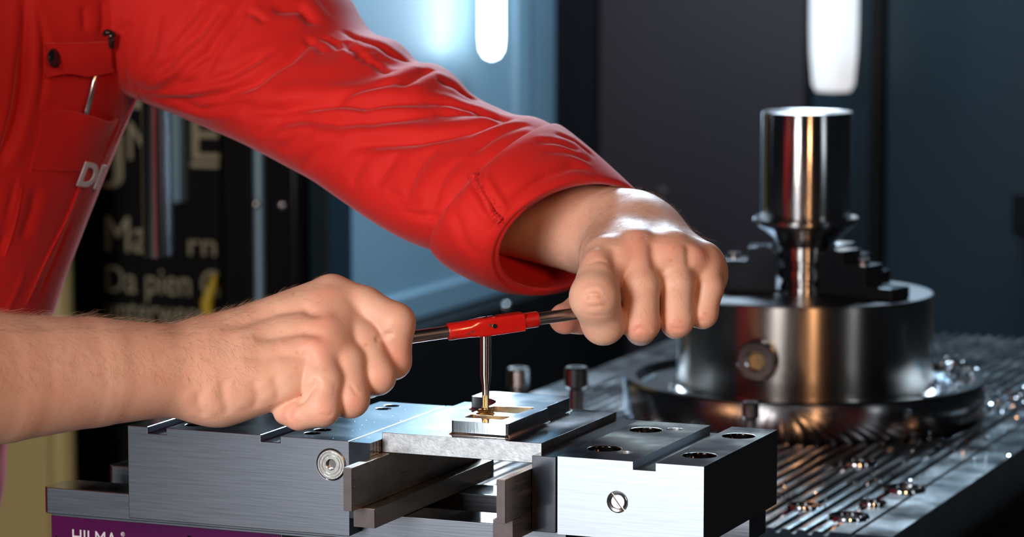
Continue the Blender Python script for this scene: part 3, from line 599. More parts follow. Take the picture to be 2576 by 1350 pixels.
# ------------------------------------------------------------------ the person: body grown from smoothly blended limbs
def smin(a, b, k):
    h = np.maximum(k - np.abs(a - b), 0.0) / k
    return np.minimum(a, b) - h * h * k * 0.25
class Limb:
    """round cone between two joints, optionally flattened along an axis"""
    def __init__(s, a, b, ra, rb, flat=None, amt=1.0):
        s.a, s.b, s.ra, s.rb = np.array(a, float), np.array(b, float), ra, rb
        s.flat = None if flat is None else np.array(flat, float) / np.linalg.norm(flat); s.amt = amt
    def d(s, p):
        ba = s.b - s.a; L = max(ba @ ba, 1e-12)
        q = p - s.a
        t = np.clip(q @ ba / L, 0, 1)
        r = q - t[:, None] * ba
        if s.flat is not None: r = r + (r @ s.flat)[:, None] * s.flat * (1 / s.amt - 1)
        return np.sqrt((r * r).sum(1)) - (s.ra + (s.rb - s.ra) * t)
def grow(groups, h, blend):
    """groups: [(limbs, blend inside the group)], merged in order with blend[i]; returns vertices and quads"""
    N = 8; S = N * h
    allp = [(g, l) for g, (ls, k) in enumerate(groups) for l in ls]
    lo = np.min([np.minimum(l.a, l.b) - max(l.ra, l.rb) for _, l in allp], 0) - 2 * S
    hi = np.max([np.maximum(l.a, l.b) + max(l.ra, l.rb) for _, l in allp], 0) + 2 * S
    nb = np.ceil((hi - lo) / S).astype(int)
    I = np.stack(np.meshgrid(*[np.arange(n) for n in nb], indexing='ij'), -1).reshape(-1, 3)
    cen = lo + (I + 0.5) * S
    D = np.stack([l.d(cen) for _, l in allp], 1)
    rad = S * 0.87
    keep = (D.min(1) < rad + 0.010) & (D.min(1) > -rad - 0.030)
    I, D = I[keep], D[keep]
    g1 = np.arange(N + 1)
    off = np.stack(np.meshgrid(g1, g1, g1, indexing='ij'), -1).reshape(-1, 3) * h
    B = len(I); M_ = len(off)
    field = None
    for g, (ls, k) in enumerate(groups):
        acc = np.full((B, M_), 1.0, np.float32)
        for j, (gg, l) in enumerate(allp):
            if gg != g: continue
            sel = np.where(D[:, j] < D.min(1) + 2 * rad + 0.028)[0]
            if not len(sel): continue
            pts = (lo + I[sel] * S)[:, None, :] + off[None]
            d = l.d(pts.reshape(-1, 3)).reshape(len(sel), M_)
            acc[sel] = smin(acc[sel], d, k)
        field = acc if field is None else smin(field, acc, blend[g])
    f = field.reshape(B, N + 1, N + 1, N + 1)
    ok = (f.min((1, 2, 3)) < 0) & (f.max((1, 2, 3)) > 0)
    f, I = f[ok], I[ok]; B = len(I)
    sg = f < 0
    sl = [slice(0, N), slice(1, N + 1)]
    cnt = np.zeros((B, N, N, N), np.int8); acc = np.zeros((B, N, N, N, 3), np.float32); num = np.zeros((B, N, N, N), np.float32)
    for i in (0, 1):
        for j in (0, 1):
            for k in (0, 1): cnt += sg[:, sl[i], sl[j], sl[k]]
    act = (cnt > 0) & (cnt < 8)
    for ax in range(3):
        for u in (0, 1):
            for v in (0, 1):
                c0 = [0, 0, 0]; o2 = [a for a in range(3) if a != ax]; c0[o2[0]] = u; c0[o2[1]] = v; c1 = list(c0); c1[ax] = 1
                a = f[:, sl[c0[0]], sl[c0[1]], sl[c0[2]]]; b = f[:, sl[c1[0]], sl[c1[1]], sl[c1[2]]]
                x = (a < 0) != (b < 0)
                t = np.where(x, a / np.where(x, a - b, 1), 0)
                num += x
                for d_ in range(3):
                    acc[..., d_] += np.where(x, t if d_ == ax else c0[d_], 0)
    ci = np.argwhere(act)
    loc = acc[act] / num[act][:, None]
    cell = I[ci[:, 0]] * N + ci[:, 1:]
    V = lo + (cell + loc) * h
    K = nb * N + 4
    key = lambda c: ((c[:, 0] + 1) * K[1] + c[:, 1] + 1) * K[2] + c[:, 2] + 1
    ks = key(cell); order = np.argsort(ks); ks_s = ks[order]
    quads = []
    for ax in range(3):
        c1 = [slice(0, N)] * 3; c1[ax] = slice(1, N + 1)
        a = sg[:, :N, :N, :N]; b = sg[:, c1[0], c1[1], c1[2]]
        e = np.argwhere(a != b)
        if not len(e): continue
        fl = a[tuple(e.T)]
        base = I[e[:, 0]] * N + e[:, 1:]
        o2 = [(ax + 1) % 3, (ax + 2) % 3]; q = []
        for du, dv in ((0, 0), (-1, 0), (-1, -1), (0, -1)):
            c = base.copy(); c[:, o2[0]] += du; c[:, o2[1]] += dv
            kk = key(c); pos = np.clip(np.searchsorted(ks_s, kk), 0, len(ks_s) - 1)
            q.append(np.where(ks_s[pos] == kk, order[pos], -1))
        q = np.stack(q, 1); good = (q >= 0).all(1); q, fl = q[good], fl[good]
        q[~fl] = q[~fl][:, ::-1]
        quads.append(q)
    return V, np.concatenate(quads)
def quad_mesh(name, V, Q):
    me = bpy.data.meshes.new(name)
    me.vertices.add(len(V)); me.vertices.foreach_set('co', V.astype(np.float32).ravel())
    me.loops.add(len(Q) * 4); me.loops.foreach_set('vertex_index', Q.astype(np.int32).ravel())
    me.polygons.add(len(Q)); me.polygons.foreach_set('loop_start', np.arange(0, len(Q) * 4, 4, dtype=np.int32))
    me.update(calc_edges=True); me.validate()
    return me
def normals(V, Q):
    n = np.cross(V[Q[:, 2]] - V[Q[:, 0]], V[Q[:, 3]] - V[Q[:, 1]])
    out = np.zeros_like(V)
    for k in range(4): np.add.at(out, Q[:, k], n)
    return out / np.maximum(np.linalg.norm(out, axis=1), 1e-12)[:, None]
def relax(V, Q, it, lam=0.5):
    e = np.concatenate([Q[:, [0, 1]], Q[:, [1, 2]], Q[:, [2, 3]], Q[:, [3, 0]]]); e = np.concatenate([e, e[:, ::-1]])
    deg = np.bincount(e[:, 0], minlength=len(V)).astype(float)[:, None]
    for _ in range(it):
        s = np.stack([np.bincount(e[:, 0], weights=V[e[:, 1], d], minlength=len(V)) for d in range(3)], 1)
        V = V + lam * (s / np.maximum(deg, 1) - V)
    return V
class Carver:
    """dents, ridges and wrinkles pressed into a surface along lines that lie on it"""
    def __init__(s, V, N):
        s.V, s.N = V, N; s.D = np.zeros(len(V))
        px, py, t = proj(V); s.px, s.py = px, py
        s.front = np.where((N * (CAM - V)).sum(1) > 0, t, 1e3); s.t = t
    def at(s, px, py):
        d2 = (s.px - px) ** 2 + (s.py - py) ** 2
        near = d2 < max(d2[s.front < 100].min() * 1.5, 60)
        i = np.where(near)[0]; j = i[np.argmin(s.front[i] + d2[i] * 1e-6)]
        return s.V[j]
    def line(s, pts, w, dep, rim=0.0, taper=True, side=0.0):
        """pts in pixels, w and dep in millimetres (dep > 0 presses in)"""
        w *= 0.001; dep *= 0.001
        P3 = np.array([s.at(*p) for p in pts]); seg = np.linalg.norm(np.diff(P3, axis=0), axis=1); cum = np.concatenate([[0], np.cumsum(seg)])
        lo, hi = P3.min(0) - 4 * w, P3.max(0) + 4 * w
        i = np.where(((s.V > lo) & (s.V < hi)).all(1))[0]
        if not len(i): return
        v = s.V[i]; best = np.full(len(i), 9.0); par = np.zeros(len(i))
        for k in range(len(P3) - 1):
            ab = P3[k + 1] - P3[k]; L = ab @ ab
            if L < 1e-12: continue
            t = np.clip((v - P3[k]) @ ab / L, 0, 1); d = np.linalg.norm(v - P3[k] - t[:, None] * ab, axis=1)
            b = d < best; best[b] = d[b]; par[b] = (cum[k] + t[b] * seg[k]) / max(cum[-1], 1e-9)
        wt = np.clip(np.minimum(par, 1 - par) * 5, 0.0, 1) ** 0.7 if taper else 1.0
        prof = -np.exp(-(best / w) ** 2) + rim * np.exp(-((best - 2.7 * w) / (1.6 * w)) ** 2)
        s.D[i] += dep * prof * wt
    def bump(s, px, py, r, hgt):
        c = s.at(px, py); d = np.linalg.norm(s.V - c, axis=1); s.D += hgt * 0.001 * np.exp(-(d / (r * 0.001)) ** 2)
    def done(s): return s.V + s.N * s.D[:, None]
HD = lambda px: tdep + (px - 1220) / F * tdep * WYAW       # depth of the wrench axis
mmr = 0.001
# ---- left hand (right in the picture), gripping the right handle
def A1(px, py, dd): return P(px, py, dep=HD(1620) + dd * mmr)
def A1h(px, py, dd): return P(px, py, dep=HD(px) + dd * mmr)
def chain(pts, rs): return [Limb(pts[i], pts[i + 1], rs[i] * mmr, rs[i + 1] * mmr) for i in range(len(pts) - 1)]
f1 = [A1h(1518, 645, 4), A1h(1496, 748, -25), A1h(1518, 812, -13), A1h(1535, 812, 9)]
f2 = [A1h(1602, 620, 0), A1h(1611, 720, -15), A1h(1613, 814, -14), A1h(1612, 830, 8), A1h(1610, 790, 18)]
f3 = [A1h(1690, 624, 0), A1h(1701, 715, -13), A1h(1702, 805, -12), A1h(1700, 815, 8), A1h(1698, 770, 18)]
f4 = [A1h(1768, 652, 2), A1h(1780, 722, -8), A1h(1768, 788, -9), A1h(1760, 792, 8), A1h(1756, 750, 17)]
LH = [(chain(f1, [13.0, 15.6, 13.6, 11]), 4 * mmr), (chain(f2, [12.6, 12.4, 11.8, 9.5, 8.5]), 3 * mmr), (chain(f3, [12.2, 11.5, 11.0, 9, 8]), 3 * mmr), (chain(f4, [11.4, 10.4, 9.6, 8.2, 7.5]), 3 * mmr)]
dors = A1(1650, 600, 30) - A1(1640, 690, 30)
palm1 = [Limb(A1h(1525, 645, 8), A1(1545, 600, 62), .0135, .019), Limb(A1h(1600, 622, 5), A1(1570, 588, 66), .0138, .020), Limb(A1h(1688, 630, 5), A1(1600, 588, 66), .0135, .020), Limb(A1h(1764, 656, 8), A1(1632, 600, 62), .0125, .019),
         Limb(A1(1560, 712, 24), A1(1700, 690, 26), .014, .016), Limb(A1h(1545, 668, -5), A1h(1690, 655, -3), .0125, .0125), Limb(A1h(1690, 655, -3), A1h(1765, 672, -1), .0125, .0115), Limb(A1(1772, 700, 26), A1(1650, 640, 60), .0145, .019), Limb(A1(1520, 660, 40), A1(1590, 640, 60), .016, .019)]
th1 = [A1(1545, 655, 58), A1(1510, 715, 40), A1(1462, 790, 24), A1(1420, 801, 12)]
LH.append((chain(th1, [17, 14, 11.8, 10.2]), 6 * mmr))
WL = A1(1585, 590, 72)
B1_ = A1(1478, 572, 96); A1_ = A1(1290, 520, 140)
EL = P(905, 300, dep=2.245); SHL = P(560, 100, dep=2.335)
arm1 = [Limb(A1(1610, 596, 60), WL, .024, .0265), Limb(WL, B1_, .0265, .0318), Limb(B1_, A1_, .0318, .0335), Limb(A1_, EL, .0335, .034), Limb(EL, SHL, .035, .038)]
# ---- right hand (left in the picture), gripping the left handle
D0 = HD(900)
def A2(px, py, dd): return P(px, py, dep=D0 + dd * mmr)
g1_ = [A2(836, 745, 12), A2(915, 772, 3), A2(994, 812, -6), A2(988, 908, -3), A2(962, 905, 18)]
g2_ = [A2(838, 795, 0), A2(908, 862, -9), A2(948, 945, -17), A2(925, 962, 6), A2(905, 925, 16)]
g3_ = [A2(826, 845, -14), A2(868, 916, -23), A2(882, 1003, -30), A2(850, 1012, -8), A2(838, 975, 2)]
g4_ = [A2(800, 890, -28), A2(815, 960, -36), A2(810, 1026, -41), A2(752, 1044, -36), A2(720, 1036, -31)]
RH = [(chain(g1_, [13.6, 12.6, 12.2, 11.2, 9.5]), 4 * mmr), (chain(g2_, [13.4, 14.2, 12.0, 9.8, 9]), 2 * mmr), (chain(g3_, [13.0, 13.6, 11.8, 9.2, 8.5]), 2 * mmr), (chain(g4_, [12.6, 12.6, 11.4, 9.2, 8.2]), 2 * mmr)]
palm2 = [Limb(A2(832, 748, 12), A2(540, 868, -16), .0142, .017), Limb(A2(832, 798, 0), A2(530, 905, -22), .0145, .018), Limb(A2(820, 848, -13), A2(530, 945, -28), .0142, .018), Limb(A2(796, 893, -26), A2(545, 985, -32), .0138, .017),
         Limb(A2(565, 995, -30), A2(712, 962, -30), .0165, .0145), Limb(A2(640, 930, -5), A2(780, 900, -2), .018, .016), Limb(A2(862, 790, 2), A2(832, 880, -22), .013, .013)]
th2 = [A2(580, 890, 6), A2(720, 862, 26), A2(850, 870, 26), A2(945, 890, 22)]
RH.append((chain(th2, [17, 14, 11.5, 9.8]), 6 * mmr))
WR = A2(470, 930, -30); R1 = A2(233, 936, -62); R2 = A2(0, 952, -98)
ER = P(-520, 985, dep=D0 - 0.19); SHR = P(-760, -420, dep=2.02)
arm2 = [Limb(A2(560, 925, -22), WR, .024, .0272), Limb(WR, R1, .0272, .0332), Limb(R1, R2, .0332, .0385), Limb(R2, ER, .0385, .044), Limb(ER, SHR, .042, .047)]
CH = P(-130, 60, dep=2.37); NK = P(-60, -620, dep=2.34); HP = P(-250, 700, dep=2.40)
core = [Limb(SHL, P(180, -180, dep=2.37), .038, .060), Limb(P(180, -180, dep=2.37), CH, .060, .085), Limb(SHR, P(-420, -240, dep=2.2), .047, .06), Limb(P(-420, -240, dep=2.2), CH, .06, .085), Limb(CH, NK, .075, .052), Limb(CH, HP, .085, .080)]
groups = [(palm1, .013), (arm1, .0025)] + LH + [(palm2, .013), (arm2, .0025)] + RH + [(core, .03)]
blend = [0.01, .02] + [.0035, .0022, .0022, .0022, .004] + [0.004, .02] + [.0035, .0022, .0022, .0022, .004] + [0.03]
Vb, Qb = grow(groups, 0.0011, blend)
Vb = relax(Vb, Qb, 2)
cb = Carver(Vb, normals(Vb, Qb))
for pts, w_, d_, r_ in (
    ([(1463, 737), (1495, 727), (1522, 735)], 1.1, .7, .5), ([(1461, 752), (1495, 752), (1528, 748)], 1.0, .6, .5), ([(1476, 775), (1500, 776), (1522, 770)], 1.0, .5, .4), ([(1466, 744), (1494, 740), (1524, 741)], .8, .35, .3),
    ([(1586, 840), (1609, 833), (1634, 833), (1646, 838)], 1.1, .6, .4), ([(1590, 828), (1612, 824), (1638, 826)], .9, .4, .3), ([(1664, 833), (1698, 832), (1724, 835)], 1.1, .6, .4), ([(1668, 822), (1698, 820), (1722, 824)], .9, .35, .3), ([(1744, 815), (1768, 811), (1788, 815)], 1.0, .5, .4),
    ([(1546, 612), (1550, 650), (1556, 690)], 4.0, 1.6, .2), ([(1645, 604), (1650, 640), (1655, 680)], 3.6, 1.4, .2), ([(1733, 608), (1738, 640), (1742, 672)], 3.2, 1.2, .2),
    ([(1480, 660), (1500, 650), (1530, 655)], 1.4, .5, .3), ([(1450, 790), (1500, 800), (1550, 790)], 1.0, .3, .3),
    ([(560, 826), (620, 802), (690, 778), (760, 768), (822, 800)], 4.0, 2.0, .3), ([(640, 848), (700, 834), (760, 826), (800, 836), (822, 862)], 4.0, 2.0, .3), ([(620, 905), (700, 884), (770, 892), (800, 930)], 4.0, 1.2, .2),
    ([(738, 1015), (765, 990), (785, 965), (790, 945)], 2.6, 2.2, .3), ([(736, 1012), (724, 1035), (722, 1060)], 1.6, 1.0, .4), ([(505, 985), (500, 1025), (516, 1056)], 2.6, .8, .4), ([(562, 955), (566, 1010), (580, 1048)], 3.0, .9, .4), ([(640, 950), (652, 1000), (642, 1036)], 3.0, .8, .4), ([(690, 940), (705, 985), (700, 1015)], 2.5, .7, .4),
    ([(950, 854), (968, 846), (995, 842)], 1.5, 1.2, .3), ([(880, 960), (900, 985), (915, 990)], 1.0, .4, .3), ([(800, 1045), (830, 1050), (846, 1040)], 1.0, .4, .3)): cb.line(pts, w_, d_, r_)
for px, py, r_, h_ in ((1598, 602, 8, 1.4), (1690, 612, 8, 1.2), (1766, 634, 7, 1.2), (1492, 632, 7, 1.6), (1494, 745, 6, .8), (818, 730, 9, 1.2), (815, 797, 8, 1.6), (790, 860, 9, 1.8), (775, 925, 9, 1.0)): cb.bump(px, py, r_, h_)
Vb = relax(cb.done(), Qb, 1, 0.3)
def skin_mat():
    mt = mat('skin', (0.62, 0.345, 0.24), 0.46, 0, sss=0.16, spec=0.35)
    nt = mt.node_tree; b = nt.nodes['Principled BSDF']; L = nt.links
    tc = nt.nodes.new('ShaderNodeTexCoord')
    def noise(sc, det=4):
        n = nt.nodes.new('ShaderNodeTexNoise'); n.inputs['Scale'].default_value = sc; n.inputs['Detail'].default_value = det; L.new(tc.outputs['Object'], n.inputs['Vector']); return n
    def ramp(src, p0, p1, c0, c1):
        r = nt.nodes.new('ShaderNodeValToRGB'); e = r.color_ramp.elements; e[0].position, e[1].position = p0, p1; e[0].color, e[1].color = (*c0, 1), (*c1, 1); L.new(src, r.inputs['Fac']); return r
    base = ramp(noise(28, 5).outputs['Fac'], 0.35, 0.65, (0.68, 0.405, 0.29), (0.635, 0.338, 0.235))
    red = ramp(noise(75, 3).outputs['Fac'], 0.5, 0.75, (0, 0, 0), (0.55, 0.55, 0.55))
    m1 = nt.nodes.new('ShaderNodeMix'); m1.data_type = 'RGBA'; L.new(red.outputs['Color'], m1.inputs['Factor']); L.new(base.outputs['Color'], m1.inputs['A']); m1.inputs['B'].default_value = (0.66, 0.30, 0.215, 1)
    at = nt.nodes.new('ShaderNodeAttribute'); at.attribute_name = 'flush'
    m0 = nt.nodes.new('ShaderNodeMix'); m0.data_type = 'RGBA'; L.new(at.outputs['Fac'], m0.inputs['Factor']); L.new(m1.outputs['Result'], m0.inputs['A']); m0.inputs['B'].default_value = (0.66, 0.235, 0.165, 1)
    v = nt.nodes.new('ShaderNodeTexVoronoi'); v.inputs['Scale'].default_value = 115; L.new(tc.outputs['Object'], v.inputs['Vector'])
    fr = ramp(v.outputs['Distance'], 0.10, 0.22, (0.5, 0.5, 0.5), (0, 0, 0)); fm = ramp(noise(45, 2).outputs['Fac'], 0.48, 0.60, (0, 0, 0), (1, 1, 1))
    mu = nt.nodes.new('ShaderNodeMix'); mu.data_type = 'RGBA'; mu.blend_type = 'MULTIPLY'; mu.inputs['Factor'].default_value = 1; L.new(fr.outputs['Color'], mu.inputs['A']); L.new(fm.outputs['Color'], mu.inputs['B'])
    m2 = nt.nodes.new('ShaderNodeMix'); m2.data_type = 'RGBA'; L.new(mu.outputs['Result'], m2.inputs['Factor']); L.new(m0.outputs['Result'], m2.inputs['A']); m2.inputs['B'].default_value = (0.50, 0.22, 0.10, 1)
    L.new(m2.outputs['Result'], b.inputs['Base Color'])
    v2 = nt.nodes.new('ShaderNodeTexVoronoi'); v2.inputs['Scale'].default_value = 1700; L.new(tc.outputs['Object'], v2.inputs['Vector'])
    n3 = noise(380, 6)
    ad = nt.nodes.new('ShaderNodeMath'); ad.operation = 'ADD'; L.new(v2.outputs['Distance'], ad.inputs[0]); L.new(n3.outputs['Fac'], ad.inputs[1])
    bp = nt.nodes.new('ShaderNodeBump'); bp.inputs['Strength'].default_value = 0.22; bp.inputs['Distance'].default_value = 0.0004; L.new(ad.outputs['Value'], bp.inputs['Height']); L.new(bp.outputs['Normal'], b.inputs['Normal'])
    return mt
M['skin'] = skin_mat()
person = thing('person', 'person in red work coverall turning a red tap wrench with both fists', 'person', (-0.62, 0.10, FZ))
me = quad_mesh('body', Vb - np.array([-0.62, 0.10, FZ]), Qb)
flush = np.zeros(len(Vb), np.float32)                    # ruddier skin over knuckles, finger ends and thumb
for px, py, r_, h_ in ((1598, 608, 11, .55), (1690, 616, 10, .5), (1766, 640, 10, .5), (1492, 634, 9, .35), (1495, 752, 8, .3), (1610, 838, 8, .45), (1698, 830, 8, .45), (1768, 810, 8, .45), (1425, 800, 16, .9), (818, 735, 10, .45), (815, 800, 9, .5), (792, 862, 10, .55), (1000, 900, 10, .4), (960, 950, 9, .35), (890, 1015, 9, .35), (820, 1040, 9, .35), (720, 1040, 9, .6)):
    c_ = cb.at(px, py); flush = np.maximum(flush, h_ * np.exp(-((np.linalg.norm(Vb - c_, axis=1) / (r_ * mmr)) ** 2)))
me.attributes.new('flush', 'FLOAT', 'POINT').data.foreach_set('value', flush.astype(np.float32))
body = link('body', me, M['skin'], person, angle=180)
# fine hair on the forearms and the backs of the hands
Nb = normals(Vb, Qb); bx, by, bt = proj(Vb)
upn = Nb @ CU; fr_ = -(Nb @ CF)
hv, hf = [], []
def hairs(sel, n, lo_, hi_, dirf, lift, width):
    idx = np.where(sel)[0]
    for i in rng.choice(idx, n):
        nrm_ = Nb[i]; d = dirf(i) + rng.normal(0, 0.38, 3); d = d - nrm_ * (d @ nrm_); d /= np.linalg.norm(d) + 1e-9
        ln = rng.uniform(lo_, hi_) * mmr; lf = lift * rng.uniform(0.5, 1.5); bend = np.cross(nrm_, d) * rng.normal(0, .35)
        s_ = np.cross(nrm_, d); wd_ = width * mmr; o_ = len(hv)
        for k, t in enumerate((0, .35, .7, 1.0)):
            c = Vb[i] - nrm_ * 0.0002 + d * ln * t + nrm_ * ln * lf * (t - 0.6 * t * t) * 1.6 + bend * ln * t * t; q = wd_ * (1 - .75 * t)
            hv.extend([c + s_ * q, c - s_ * q * .5 + nrm_ * q * .8, c - s_ * q * .5 - nrm_ * q * .8])
        for k in range(3):
            for j in range(3): hf.append((o_ + k * 3 + j, o_ + k * 3 + (j + 1) % 3, o_ + k * 3 + 3 + (j + 1) % 3, o_ + k * 3 + 3 + j))
vis = fr_ > -0.55
hairs((bx > -60) & (bx < 640) & (by > 740) & (bt < 2.1) & vis & (upn > -0.1), 2300, 5, 10, lambda i: CR * 0.45 - CU * 0.75 * (1 if upn[i] < .75 else .1), 0.13, 0.032)
hairs((bx > -60) & (bx < 620) & (by > 740) & (bt < 2.1) & (upn > 0.72), 1100, 6, 12, lambda i: CR * 0.9 + CF * .3, 0.40, 0.042)
hairs((bx > 600) & (bx < 800) & (bt < 2.1) & (by > 700) & (upn > 0.6), 160, 4, 8, lambda i: CR, 0.30, 0.045)
hairs((bx > 1270) & (bx < 1640) & (by > 430) & (by < 680) & (bt > 2.05) & vis, 1700, 4, 8, lambda i: CR * 0.6 - CU * 0.5, 0.18, 0.032)
hairs((bx > 1480) & (bx < 1810) & (by < 610) & (bt > 2.0) & (upn > 0.5), 900, 4, 9, lambda i: CR * 0.5 - CF * 0.6, 0.45, 0.042)
hairs((bx > 1570) & (bx < 1760) & (by > 660) & (by < 790) & (fr_ > .5), 170, 3, 6, lambda i: -CU, 0.15, 0.035)
me = bpy.data.meshes.new('arm_hair'); me.from_pydata((np.array(hv) - np.array([-0.62, 0.10, FZ])).tolist(), [], hf)
M['hair'] = mat('brown_hair', (0.27, 0.15, 0.085), 0.35, 0, spec=0.6)
hair = link('arm_hair', me, M['hair'], body, smooth=False); hair['kind'] = 'stuff'; hair['label'] = 'fine brown arm hair'
# ------------------------------------------------------------------ red coverall: stations of ellipses joined into one garment
PO = np.array([-0.62, 0.10, FZ])
def catmull(S, n):
    S = np.array(S, float); S = np.concatenate([[2 * S[0] - S[1]], S, [2 * S[-1] - S[-2]]]); out = []
    for i in range(1, len(S) - 2):
        for t in np.linspace(0, 1, n, endpoint=False):
            a, b, c, d = S[i - 1], S[i], S[i + 1], S[i + 2]
            out.append(0.5 * (2 * b + (c - a) * t + (2 * a - 5 * b + 4 * c - d) * t * t + (3 * b - a - 3 * c + d) * t ** 3))
    out.append(S[-2]); return np.array(out)
def station(T, B, dc, nr, nshift=0.0, down=0.0):
    """ellipse through two picture points T and B at depth dc, bulging nr metres towards the camera"""
    t, b = P(*T, dep=dc), P(*B, dep=dc); c = (t + b) / 2
    n = -CF * nr + CR * nshift - CU * down
    return np.concatenate([c, t - c, n])
def tube_mesh(stations, n=6, seg=72, inner=None):
    """closed skin over the stations; inner = (wall, depth) folds the last rim back inside"""
    st = catmull(stations, n)
    ph = np.linspace(0, 2 * np.pi, seg, endpoint=False)
    R = [s[:3] + np.outer(np.cos(ph), s[6:9]) + np.outer(np.sin(ph), s[3:6]) for s in st]
    if inner:
        sh, k = inner
        for s in list(st[::-1])[:k]:
            R.append(s[:3] + np.outer(np.cos(ph), s[6:9] * (1 - sh / np.linalg.norm(s[6:9]))) + np.outer(np.sin(ph), s[3:6] * (1 - sh / np.linalg.norm(s[3:6]))))
    V = np.concatenate(R); m_ = len(R)
    F_ = [(i * seg + k, i * seg + (k + 1) % seg, (i + 1) * seg + (k + 1) % seg, (i + 1) * seg + k) for i in range(m_ - 1) for k in range(seg)]
    F_ += [tuple(range(seg))[::-1], tuple(range((m_ - 1) * seg, m_ * seg))]
    return V, F_
slv = []
for T, B, dc, nr in (((560, -420), (120, 60), 2.38, .095), ((720, -210), (230, 180), 2.36, .090), ((862, -30), (345, 250), 2.33, .082), ((906, 45), (430, 284), 2.315, .076), ((940, 84), (520, 322), 2.30, .070), ((1000, 104), (600, 356), 2.28, .066),
                     ((1050, 156), (665, 388), 2.265, .064), ((1092, 158), (725, 420), 2.25, .063), ((1136, 184), (790, 455), 2.235, .062), ((1186, 238), (850, 496), 2.22, .060), ((1242, 266), (908, 536), 2.205, .059),
                     ((1296, 288), (962, 571), 2.19, .058), ((1346, 293), (1022, 604), 2.175, .058), ((1402, 322), (1082, 628), 2.165, .058), ((1440, 350), (1120, 636), 2.16, .056)):
    slv.append(station(T, B, dc, nr, -0.012 - 0.10 * max(0, (T[0] - 900)) / 10000, 0.0))
slv += [station((1492, 400), (1180, 668), 2.15, .052, -0.022, 0.003)]
tor = []
for py, rx, w_, nr in ((-420, 120, 480, .12), (-300, 300, 620, .13), (-120, 400, 640, .14), (40, 408, 600, .145), (140, 384, 575, .145), (240, 346, 545, .145), (340, 303, 530, .145), (440, 262, 520, .143), (540, 222, 515, .142), (620, 191, 510, .142), (700, 161, 508, .142), (790, 131, 508, .143), (900, 86, 510, .145), (1010, 42, 512, .148), (1120, 13, 515, .150), (1230, 6, 520, .150), (1350, -30, 500, .150), (1500, -120, 460, .14)):
    tor.append(station((rx, py), (rx - 2 * w_, py + 20), 2.36, nr))
sr = [station((-150, -520), (-560, -60), 2.25, .09), station((-420, -360), (-800, 60), 2.14, .078), station((-560, 0), (-900, 200), 2.04, .068), station((-560, 420), (-880, 480), 1.94, .062), station((-440, 700), (-760, 760), 1.86, .060), station((-330, 800), (-420, 1090), 1.82, .060), station((-230, 790), (-250, 1085), 1.80, .056)]
hipL, hipR = P(-430, 1430, dep=2.44), P(-700, 1430, dep=2.34)
def leg_st(h, fx, fy):
    out = []
    for t, r in ((0, .105), (.25, .092), (.5, .075), (.75, .062), (.96, .068)):
        c = h * (1 - t) + np.array([fx, fy, FZ + 0.04]) * t; out.append(np.concatenate([c, np.array([0.0, r, 0]), np.array([r, 0, 0])]))
    return out
hz = np.array([0, 0, 0.10])
vs, fs = [], []
for V, F_ in (tube_mesh(slv, 6, 96, (0.0045, 16)), tube_mesh(tor, 5, 96), tube_mesh(sr, 5, 64, (0.0045, 8)), tube_mesh(leg_st(hipL + hz, -0.66, 0.20), 4, 40), tube_mesh(leg_st(hipR + hz, -0.74, -0.12), 4, 40)):
    o_ = sum(len(v) for v in vs); vs.append(V); fs += [tuple(i + o_ for i in f) for f in F_]
me = bpy.data.meshes.new('raw'); me.from_pydata(np.concatenate(vs).tolist(), [], fs); me.update()
b_ = bmesh.new(); b_.from_mesh(me); bmesh.ops.recalc_face_normals(b_, faces=b_.faces); b_.to_mesh(me); b_.free()
tmp = bpy.data.objects.new('raw', me); COL.objects.link(tmp)
md = tmp.modifiers.new('remesh', 'REMESH'); md.mode = 'VOXEL'; md.voxel_size = 0.0017
dg = bpy.context.evaluated_depsgraph_get(); dg.update()
rm = bpy.data.meshes.new_from_object(tmp.evaluated_get(dg)); bpy.data.objects.remove(tmp); bpy.data.meshes.remove(me)
Vc = np.empty(len(rm.vertices) * 3, np.float32); rm.vertices.foreach_get('co', Vc); Vc = Vc.reshape(-1, 3).astype(float)
Qc = np.empty(len(rm.loops), np.int32); rm.loops.foreach_get('vertex_index', Qc); Qc = Qc.reshape(-1, 4)
bpy.data.meshes.remove(rm)
Vc = relax(Vc, Qc, 20)
cv = Carver(Vc, normals(Vc, Qc))
